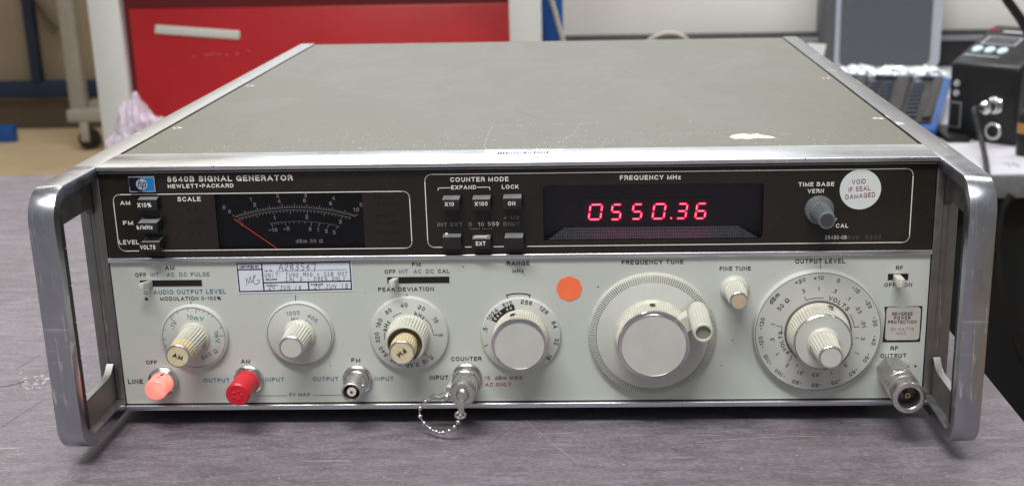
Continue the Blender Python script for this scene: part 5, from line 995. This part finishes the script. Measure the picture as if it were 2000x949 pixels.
# crumpled plastic bag on the cabinet base
t = NT('bag_plastic'); t.set(col=(0.74, 0.66, 0.78, 1), rough=0.25, spec=0.7); t.p.inputs['Alpha'].default_value = 0.55; M['bag_plastic'] = t.m
stl = MB(); zsh = at(260, 296, Yc - 60).z; xs0, xs1 = at(205, 260, Yc - 60).x, at(420, 260, Yc - 60).x; stl.box(xs0, xs1, Yc - 190, Yc - 2, zsh - 12, zsh); stl.build('base_shelf', M['paint_white'], cab, (xs0, Yc, zsh))
mb = MB(); bm = bmesh.new(); bmesh.ops.create_icosphere(bm, subdivisions=5, radius=1); rr = random.Random(4)
from mathutils import noise as mn
pk = at(268, 196, Yc - 90); pb = at(285, 293, Yc - 90)
for v in bm.verts:
    c = v.co.copy(); nz = mn.fractal(c * 1.9 + Vector((3, 1, 7)), 0.9, 2.2, 5); rg = 1 - abs(mn.noise(c * 3.3)) * 1.3
    r = 1 + 0.32 * nz + 0.22 * rg; peak = max(0, c.z) ** 1.5
    v.co = Vector((pb.x + c.x * 56 * r * (1 - 0.55 * peak) - 14 * peak, Yc - 92 + c.y * 50 * r, zsh + 26 + c.z * (26 + (40 * peak if c.z > 0 else 0)) * r))
    if v.co.z < zsh + 0.5: v.co.z = zsh + 0.5
mb.from_bm(bm); o = mb.build('plastic_bag', M['bag_plastic'], None, (pb.x, Yc - 92, zsh)); tag(o, 'crumpled clear lilac plastic bag by the white post and red cabinet', 'plastic bag')
# blue post with a pale cable
Yb = 1850.0
mb = MB(); xa, xb = at(1057, 40, Yb).x, at(1099, 40, Yb).x; mb.box(xa, xb, Yb, Yb + 50, -900, 420, 2); o = mb.build('blue_post', M['paint_blue'], None, (xa, Yb, -900)); tag(o, 'bright blue steel upright right of the red cabinet', 'post')
mb = MB(); mb.tube(catmull([tuple(at(u, v, Yb - 30)) for u, v in ((1066, -60), (1074, -10), (1084, 25), (1092, 55), (1100, 84), (1104, 130))], 6), [5.5] * 6 * 5 + [5.5]); o = mb.build('hanging_cable', M['cable_grey'], None, tuple(at(1080, 0, Yb))); tag(o, 'pale grey cable hanging in front of the bright blue upright', 'cable')
# partition wall with black ledge
Yw = 2262.0
a = at(1095, 59, Yw); pw = empty('partition_wall', 'pale grey partition with black lower panel behind the desk', 'partition', (1000, Yw, -700))
mb = MB(); mb.box(a.x - 130, 2600, Yw, Yw + 40, a.z - 20, a.z + 700); mb.build('partition_panel', M['partition_grey'], pw, (a.x, Yw, a.z), smooth=False)
mb = MB(); mb.box(a.x, 2600, Yw - 60, Yw - 1, -700, a.z - 12, 4); mb.build('lower_panel', M['desk_black'], pw, (a.x, Yw, 0))
mb = MB(); mb.box(a.x, 2600, Yw - 72, Yw - 61, a.z - 30, a.z - 18, 2); mb.build('edge_strip', M['button_top'], pw, (a.x, Yw, a.z))
# pale cables
mb = MB(); mb.tube(catmull([tuple(at(u, v, 2100)) for u, v in ((1262, 84), (1278, 73), (1300, 66), (1322, 67), (1340, 76), (1346, 90))], 6), 4.5); o = mb.build('looped_cable', M['cable_grey'], None, tuple(at(1300, 66, 2100))); tag(o, 'pale looped cable arching just above the generator back edge', 'cable')
mb = MB(); mb.tube(catmull([tuple(at(u, v, 2300)) for u, v in ((1838, 38), (1862, 54), (1884, 68), (1905, 84), (1915, 110))], 6), 4.0); o = mb.build('desk_cable', M['cable_grey'], None, tuple(at(1860, 54, 2300))); tag(o, 'pale cable sloping between the speaker and the black soldering station', 'cable')
# right hand desk
DZ = -150.0
yf = atz(2000, 340, DZ).y
dk = empty('side_desk', 'pale topped desk with black edge right of the workbench', 'desk', (900, yf, -900))
mb = MB(); mb.box(300, 2600, yf + 3, Yw - 62, DZ - 12, DZ, 1.5); mb.build('desk_top', M['desk_white'], dk, (900, yf, DZ))
mb = MB(); mb.box(300, 2600, yf - 4, yf + 2.5, DZ - 34, DZ - 1, 2); mb.build('desk_edge', M['button_top'], dk, (900, yf, DZ))
mb = MB(); mb.box(300, 2600, yf + 60, yf + 90, -900, DZ - 12.5); mb.build('modesty_panel', M['void_black'], dk, (900, yf, DZ), smooth=False)  # black sheet painting the dark void under the desk
mb = MB(); mb.tube(catmull([tuple(at(u, v, yf - 15)) for u, v in ((1975, 380), (1955, 420), (1950, 520), (1975, 640), (1998, 700), (2040, 760))], 6), 5); o = mb.build('floor_cable', M['black_plastic'], None, tuple(at(1950, 500, yf))); tag(o, 'black cable drooping in the dark below the pale desk', 'cable')
mb = MB(); mb.box(262, 1500, -400, yf - 60, -880, -872); o = mb.build('dark_mat', M['void_black'], smooth=False); tag(o, kind='structure')  # black sheet painting the shaded floor beside and below the desk
q = atz(1971, 322, DZ + 0.3); T_ = MB(); vs, fs, a_, b_ = glyphs('70', 0.0); T_.add([(q.x - 5 + (x - a_) * 12, q.y - 14 + y * 26, DZ + 0.3) for x, y, ly in vs], fs); T_.build('pencil_mark', M['ink_slate'], dk, tuple(q), smooth=False, recalc=False)
# soldering station
FL = atz(1846, 268, DZ); FR = atz(1981, 287, DZ); ud = (FR - FL); Wd = ud.length; ud = ud.normalized(); vd = Vector((-ud.y, ud.x, 0))
Hs = (at(1850, 121, FL.y).z - DZ); Hb = Hs + 48; Dp = 136.0
st = empty('soldering_station', 'black soldering station with display and three pale buttons', 'soldering station', tuple(FL))
def sp(a, b, c): return FL + ud * a + vd * b + Vector((0, 0, c))
mb = MB(); mb.hexa([sp(0, 0, 2), sp(Wd, 0, 2), sp(Wd, Dp, 2), sp(0, Dp, 2), sp(0, 0, Hs), sp(Wd, 0, Hs), sp(Wd, Dp, Hb), sp(0, Dp, Hb)], 7, 4); mb.build('housing', M['black_plastic'], st, tuple(FL))
def top(a, b): return sp(a, b, Hs + (Hb - Hs) * b / Dp + 0.6)
def tquad(mb, a0, b0, a1, b1, lift=0.0):
    P = [top(a0, b0), top(a1, b0), top(a1, b1), top(a0, b1)]; mb.add([p + Vector((0, 0, lift)) for p in P], [(0, 1, 2, 3)])
plain('screen_dim', srgb(70, 72, 76), 0.3); plain('key_pale', srgb(186, 208, 218), 0.5)
mb = MB(); tquad(mb, Wd * .13, 64, Wd * .63, 92, 0.4); mb.build('display_frame', M['speaker_silver'], st, tuple(FL), smooth=False, recalc=False)
mb = MB(); tquad(mb, Wd * .155, 66.5, Wd * .605, 89.5, 0.8); mb.build('display_screen', M['screen_dim'], st, tuple(FL), smooth=False, recalc=False)
for a in (.17, .35, .53):
    mb = MB(); c = top(Wd * a, 47)
    mb.add([c + ud * 8 * math.cos(2 * PI * i / 24) + (top(0, 1) - top(0, 0)) * 9 * math.sin(2 * PI * i / 24) + Vector((0, 0, 1.4)) for i in range(24)] + [c + ud * 8.6 * math.cos(2 * PI * i / 24) + (top(0, 1) - top(0, 0)) * 9.6 * math.sin(2 * PI * i / 24) - Vector((0, 0, .5)) for i in range(24)], [tuple(range(24))] + [(i, (i + 1) % 24, 24 + (i + 1) % 24, 24 + i) for i in range(24)]); mb.build('round_key', M['key_pale'], st, tuple(c), smooth=False)
mb = MB(); tquad(mb, Wd * .07, 24, Wd * .58, 27, 0.4); mb.build('printed_strip', M['speaker_silver'], st, tuple(FL), smooth=False, recalc=False)
mb = MB(); tquad(mb, Wd * .26, 107, Wd * .72, 113, 0.4); mb.build('printed_strip', M['speaker_silver'], st, tuple(FL), smooth=False, recalc=False)
mb = MB(); tquad(mb, Wd * .02, 110, Wd * .18, 120, 0.4); mb.build('printed_logo', M['paint_darkred'], st, tuple(FL), smooth=False, recalc=False)
def fl(mb, a, c, r0, prof, seg=24):          # lathe with axis along the station's front normal
    rows = []
    for (r, o_) in prof: rows.append([sp(a, 0, c) - vd * o_ + ud * r * math.cos(2 * PI * i / seg) + Vector((0, 0, r * math.sin(2 * PI * i / seg))) for i in range(seg)])
    m = len(mb.v); mb.v += [p for r in rows for p in r]
    for j in range(len(rows) - 1):
        for i in range(seg): mb.f.append((m + j * seg + i, m + j * seg + (i + 1) % seg, m + (j + 1) * seg + (i + 1) % seg, m + (j + 1) * seg + i))
hz = Hs / 143.0
mb = MB(); fl(mb, Wd * .70, 72 * hz, 0, [(0, 0), (13.5, 0), (13.5, 4), (11, 6), (11, 14), (9, 15), (9, 24), (10, 25), (10, 34), (6, 38), (5, 46), (0, 46)]); mb.build('plug', M['chrome'], st, tuple(FL))
mb = MB(); fl(mb, Wd * .70, 24 * hz, 0, [(0, 0), (14, 0), (14, 4), (12.5, 5), (10, 5), (9.5, 1), (0, 1)]); so_ = mb.build('round_socket', M['nickel'], st, tuple(FL))
mb = MB()
for i in range(5): fl(mb, Wd * .70 + 5.5 * math.cos(i * 1.257), 24 * hz + 5.5 * math.sin(i * 1.257), 0, [(0, 2.2), (1.8, 2.2)], 8)
fl(mb, Wd * .70, 24 * hz, 0, [(9.4, 1.6), (0, 1.6)]); mb.build('socket_insert', M['hole_dark'], so_, tuple(FL), smooth=False)
mb = MB()
for a, c in ((.12, 104), (.12, 86)): fl(mb, Wd * a, c * hz, 0, [(0, 3), (4.5, 3), (5.5, 0)])
mb.build('led_pilot', M['speaker_silver'], st, tuple(FL))
mb = MB(); P = [sp(Wd * .04, -1.5, 18), sp(Wd * .22, -1.5, 18), sp(Wd * .22, -1.5, 60), sp(Wd * .04, -1.5, 60)]; mb.add(P, [(0, 1, 2, 3)]); mb.build('rocker_switch', M['button_top'], st, tuple(FL), smooth=False, recalc=False)
mb = MB(); P = [sp(Wd * .06, -3.5, 21), sp(Wd * .20, -3.5, 21), sp(Wd * .20, -2.5, 57), sp(Wd * .06, -2.5, 57)]; mb.add(P, [(0, 1, 2, 3)]); mb.build('rocker', M['hole_dark'], st, tuple(FL), smooth=False, recalc=False)
e = sp(Wd * .70, -44, 72 * hz)
mb = MB(); pts = [tuple(e)] + [tuple(at(*q_)) for q_ in ((1903, 214, e.y - 25), (1908, 240, e.y - 40), (1917, 275, e.y - 60), (1924, 308, yf + 60), (1928, 339, yf - 2), (1930, 365, yf - 12), (1932, 430, yf - 14))]; mb.tube(catmull(pts, 6), 4.2); o = mb.build('plug_cable', M['grip_black'], None, tuple(e)); tag(o, 'black cable running from the silver plug down over the desk', 'cable')
# dark pad under the station
mb = MB(); a = atz(1832, 268, DZ); b = atz(1868, 278, DZ); mb.box(a.x, b.x + 20, b.y - 5, b.y + 100, DZ + 0.3, DZ + 10, 2); o = mb.build('black_pad', M['black_plastic'], None, (a.x, b.y, DZ)); tag(o, 'low flat black block at the left foot of the soldering station', 'pad')
# bottle at the right frame edge
p = atz(2001, 303, DZ); bo = empty('dark_bottle', 'dark bottle with an orange band at the right photo edge', 'bottle', tuple(p))
def vl(mb, c, prof, seg=28):
    m = len(mb.v)
    for (r, z) in prof: mb.v += [Vector((c.x + r * math.cos(2 * PI * i / seg), c.y + r * math.sin(2 * PI * i / seg), DZ + z)) for i in range(seg)]
    for j in range(len(prof) - 1):
        for i in range(seg): mb.f.append((m + j * seg + i, m + j * seg + (i + 1) % seg, m + (j + 1) * seg + (i + 1) % seg, m + (j + 1) * seg + i))
mb = MB(); vl(mb, p, [(0, 0), (13, 0), (13.5, 2), (13.5, 60), (9, 68), (7, 70), (7, 80), (0, 80)]); mb.build('bottle_body', M['black_plastic'], bo, tuple(p))
plain('band_orange', srgb(170, 120, 60), 0.5); mb = MB(); vl(mb, p, [(13.7, 34), (13.7, 50)]); mb.build('bottle_band', M['band_orange'], bo, tuple(p))
# black flexible arm in the corner
mb = MB(); mb.tube(catmull([tuple(at(u, v, 1250)) for u, v in ((1955, -20), (1968, 2), (1981, 20), (1996, 42), (2012, 75), (2020, 120))], 6), [7.0] * 31); o = mb.build('soldering_pen', M['black_plastic'], None, tuple(at(1981, 20, 1250))); tag(o, 'black tool handle slanting in at the top right corner', 'tool')
# speaker
Ys = atz(1730, 141, DZ).y + 10
spk = empty('desk_speaker', 'tall grey desk speaker with dark mesh front and silver rim', 'speaker', (at(1730, 141, Ys).x, Ys, DZ))
A = at(1608, 60, Ys).x; B = at(1842, 60, Ys).x; mb = MB()
mb.box(A, B, Ys + 6, Ys + 105, DZ, DZ + 330, 22, 4); mb.build('speaker_body', M['speaker_side'], spk, (A, Ys, DZ))
A = at(1632, 60, Ys - 4).x; B = at(1838, 60, Ys - 4).x; z0_ = DZ + 2; mb = MB(); plate(mb, rrect(A, B, z0_, DZ + 326, 24), Ys - 6, Ys + 8); mb.build('front_rim', M['speaker_silver'], spk, (A, Ys, DZ))
mb = MB(); plate(mb, rrect(A + 10, B - 22, z0_ + 10, DZ + 318, 18), Ys - 9, Ys - 4); mb.build('speaker_grille', M['speaker_mesh'], spk, (A, Ys, DZ))
# white card
mb = MB(); quad_box(mb, ((1578, 99), (1608, 112), (1614, 88), (1578, 85)), 2050, 8); o = mb.build('white_card', M['paint_white'], None, tuple(at(1590, 95, 2050))); tag(o, 'small white box end between generator corner and speaker', 'box')
# blue edged tool case leaning on the speaker, with clear bag on top
tcs = empty('tool_case', 'open blue edged tool case holding rows of dark bits', 'tool case', tuple(at(1750, 240, 1800)))
def case_pt(s, t_):                           # s across, t up the leaning face
    p0 = atz(1600, 262, DZ + 24); p1 = atz(1828, 254, DZ + 24); p2 = at(1858, 152, 1750); p3 = at(1628, 147, 1770)
    return (p0 * (1 - s) + p1 * s) * (1 - t_) + (p3 * (1 - s) + p2 * s) * t_
nrm = (case_pt(1, 0) - case_pt(0, 0)).cross(case_pt(0, 1) - case_pt(0, 0)).normalized()
if nrm.y > 0: nrm = -nrm
def cslab(mb, s0, t0, s1, t1, h0, h1, bev=0.0):
    P = [case_pt(s0, t0), case_pt(s1, t0), case_pt(s1, t1), case_pt(s0, t1)]; mb.hexa([p + nrm * h0 for p in P] + [p + nrm * h1 for p in P], bev)
mb = MB(); cslab(mb, 0, 0, 1, 1, -22, 0, 4); mb.build('case_shell', M['paint_blue'], tcs, tuple(case_pt(.5, 0)))
mb = MB(); cslab(mb, 0.03, 0.10, 0.94, 0.96, 0.3, 3, 1); mb.build('case_tray', M['black_plastic'], tcs, tuple(case_pt(.5, 0)))
plain('tray_grey', srgb(46, 42, 45), 0.5); plain('bit_steel', srgb(58, 64, 76), 0.45)
for s0, s1 in ((0.20, 0.30), (0.55, 0.66), (0.86, 0.93)):
    mb = MB(); cslab(mb, s0, 0.14, s1, 0.92, 3.2, 9, 1.5); mb.build('tray_divider', M['tray_grey'], tcs, tuple(case_pt(s0, .2)))
for s0, s1, n in ((0.06, 0.17, 9), (0.33, 0.40, 9), (0.44, 0.52, 9), (0.70, 0.80, 9)):
    for i in range(n):
        t0 = 0.18 + i * 0.075; mb = MB(); cslab(mb, s0, t0, s1, t0 + 0.025, 3.2, 7, 0.6); mb.build('tool_bit', M['bit_steel'], tcs, tuple(case_pt(s0, t0)))
for s0, s1 in ((0.05, 0.30), (0.36, 0.68), (0.76, 0.92)):
    mb = MB(); cslab(mb, s0, 0.915, s1, 0.94, 3.2, 8, 0.6); mb.build('label_strip', M['bit_steel'], tcs, tuple(case_pt(s0, .9)))
t = NT('foil_clear'); t.set(col=(0.86, 0.92, 0.98, 1), rough=0.16, metal=0.25, spec=0.8); nz = t.noise(sc_=38, detail=5); t.bump(nz, 0.6, 0.01); M['foil_clear'] = t.m
bm = bmesh.new(); NX, NY = 90, 16; grid = []
pA_, pB_ = at(1634, 137, 1775), at(1852, 139, 1760)
for i in range(NX + 1):
    row = []
    for j in range(NY + 1):
        s, a = i / NX, 2 * PI * j / NY; c = pA_ * (1 - s) + pB_ * s; f = 0.75 + 0.65 * abs(mn.noise(Vector((s * 9, 1.3, math.cos(a))))) + 0.35 * mn.noise(Vector((s * 26, math.cos(a) * 1.5, math.sin(a) * 1.5)))
        taper = min(1, s * 9 + 0.35, (1 - s) * 7 + 0.25); h = 15 * f * taper; row.append(bm.verts.new((c.x, c.y + 26 * f * math.cos(a) * taper, c.z - 6 + h * math.sin(a) + 5 * mn.noise(Vector((s * 7, 0, 2)))) ))
    grid.append(row)
for i in range(NX):
    for j in range(NY): bm.faces.new((grid[i][j], grid[i + 1][j], grid[i + 1][(j + 1) % (NY + 1)], grid[i][(j + 1) % (NY + 1)]))
mb = MB(); mb.from_bm(bm); o = mb.build('clear_wrap', M['foil_clear'], None, tuple(pA_)); tag(o, 'shiny crumpled clear wrapping lying along the tool case top', 'plastic wrap')
# shelving, cart and blue box far left
Yf = 5580.0
sh = empty('blue_shelving', 'dark blue steel shelf frame far behind on the left', 'shelf', (at(60, 190, Yf).x, Yf, -900))
mb = MB(); z0_, z1_ = at(60, 193, Yf).z, at(60, 160, Yf).z; mb.box(at(-300, 190, Yf).x, at(190, 190, Yf).x, Yf, Yf + 60, z0_, z1_, 4); mb.build('shelf_beam', M['paint_navy'], sh, (0, Yf, -700))
mb = MB(); mb.box(at(52, 80, Yf).x, at(70, 80, Yf).x, Yf - 10, Yf + 50, z1_, 1400, 3); mb.build('shelf_post', M['paint_navy'], sh, (0, Yf, -700))
mb = MB(); mb.tube([tuple(at(60, -10, Yf + 80)), tuple(at(115, 55, Yf + 80))], 16); mb.build('shelf_brace', M['skirting_brown'], sh, tuple(at(60, 0, Yf)))
Yk = atz(178, 292, -900).y
ct = empty('equipment_cart', 'grey wheeled cart leg with black caster on the beige floor', 'cart', (at(175, 290, Yk).x, Yk, -900))
mb = MB(); xa, xb = at(122, 100, Yk).x, at(152, 100, Yk).x; mb.box(xa, xb, Yk, Yk + 60, at(140, 215, Yk).z, 1500, 6); mb.build('cart_post', M['cart_grey'], ct, (xa, Yk, 0))
mb = MB(); mb.box(at(136, 220, Yk).x, at(290, 220, Yk).x, Yk - 40, Yk + 300, at(170, 236, Yk).z, at(170, 213, Yk).z, 6); mb.build('cart_base', M['cart_grey'], ct, (xa, Yk, 0))
cw = atz(178, 292, -900); r = 52
mb = MB(); m0 = len(mb.v); prof = [(0, -14), (r * .8, -14), (r, -9), (r, 9), (r * .8, 14), (0, 14)]
rows = [[Vector((cw.x + o_, Yk + rr_ * math.cos(2 * PI * i / 32), -900 + r + rr_ * math.sin(2 * PI * i / 32))) for i in range(32)] for rr_, o_ in prof]
rows = [[Vector((cw.x + (p.y - Yk) * 0.75 + (p.x - cw.x) * 0.65, Yk + (p.y - Yk) * 0.65 - (p.x - cw.x) * 0.75, p.z)) for p in r_] for r_ in rows]
mb.v += [p for r_ in rows for p in r_]
for j in range(5):
    for i in range(32): mb.f.append((j * 32 + i, j * 32 + (i + 1) % 32, (j + 1) * 32 + (i + 1) % 32, (j + 1) * 32 + i))
mb.build('caster_wheel', M['black_plastic'], ct, (cw.x, Yk, -900))
mb = MB(); mb.box(cw.x - 26, cw.x + 14, Yk - 40, Yk - 30, -900 + r - 8, at(170, 236, Yk).z, 3); mb.build('caster_fork', M['cart_grey'], ct, (cw.x, Yk, -800))
Yx = atz(10, 279, -900).y
mb = MB(); a = at(-40, 280, Yx); b = at(24, 246, Yx); mb.box(a.x, b.x, Yx, Yx + 50, -900, b.z, 6); o = mb.build('blue_box', M['paint_blue'], None, (a.x, Yx, -900)); tag(o, 'small bright blue box on the beige floor at far left', 'box')
mb = MB(); mb.box(-9000, 1800, 5670, 5699, -900, at(60, 198, 5670).z); o = mb.build('skirting', M['skirting_brown'], smooth=False); tag(o, kind='structure')  # dark brown skirting whose colour stands in for the shadow under the shelving
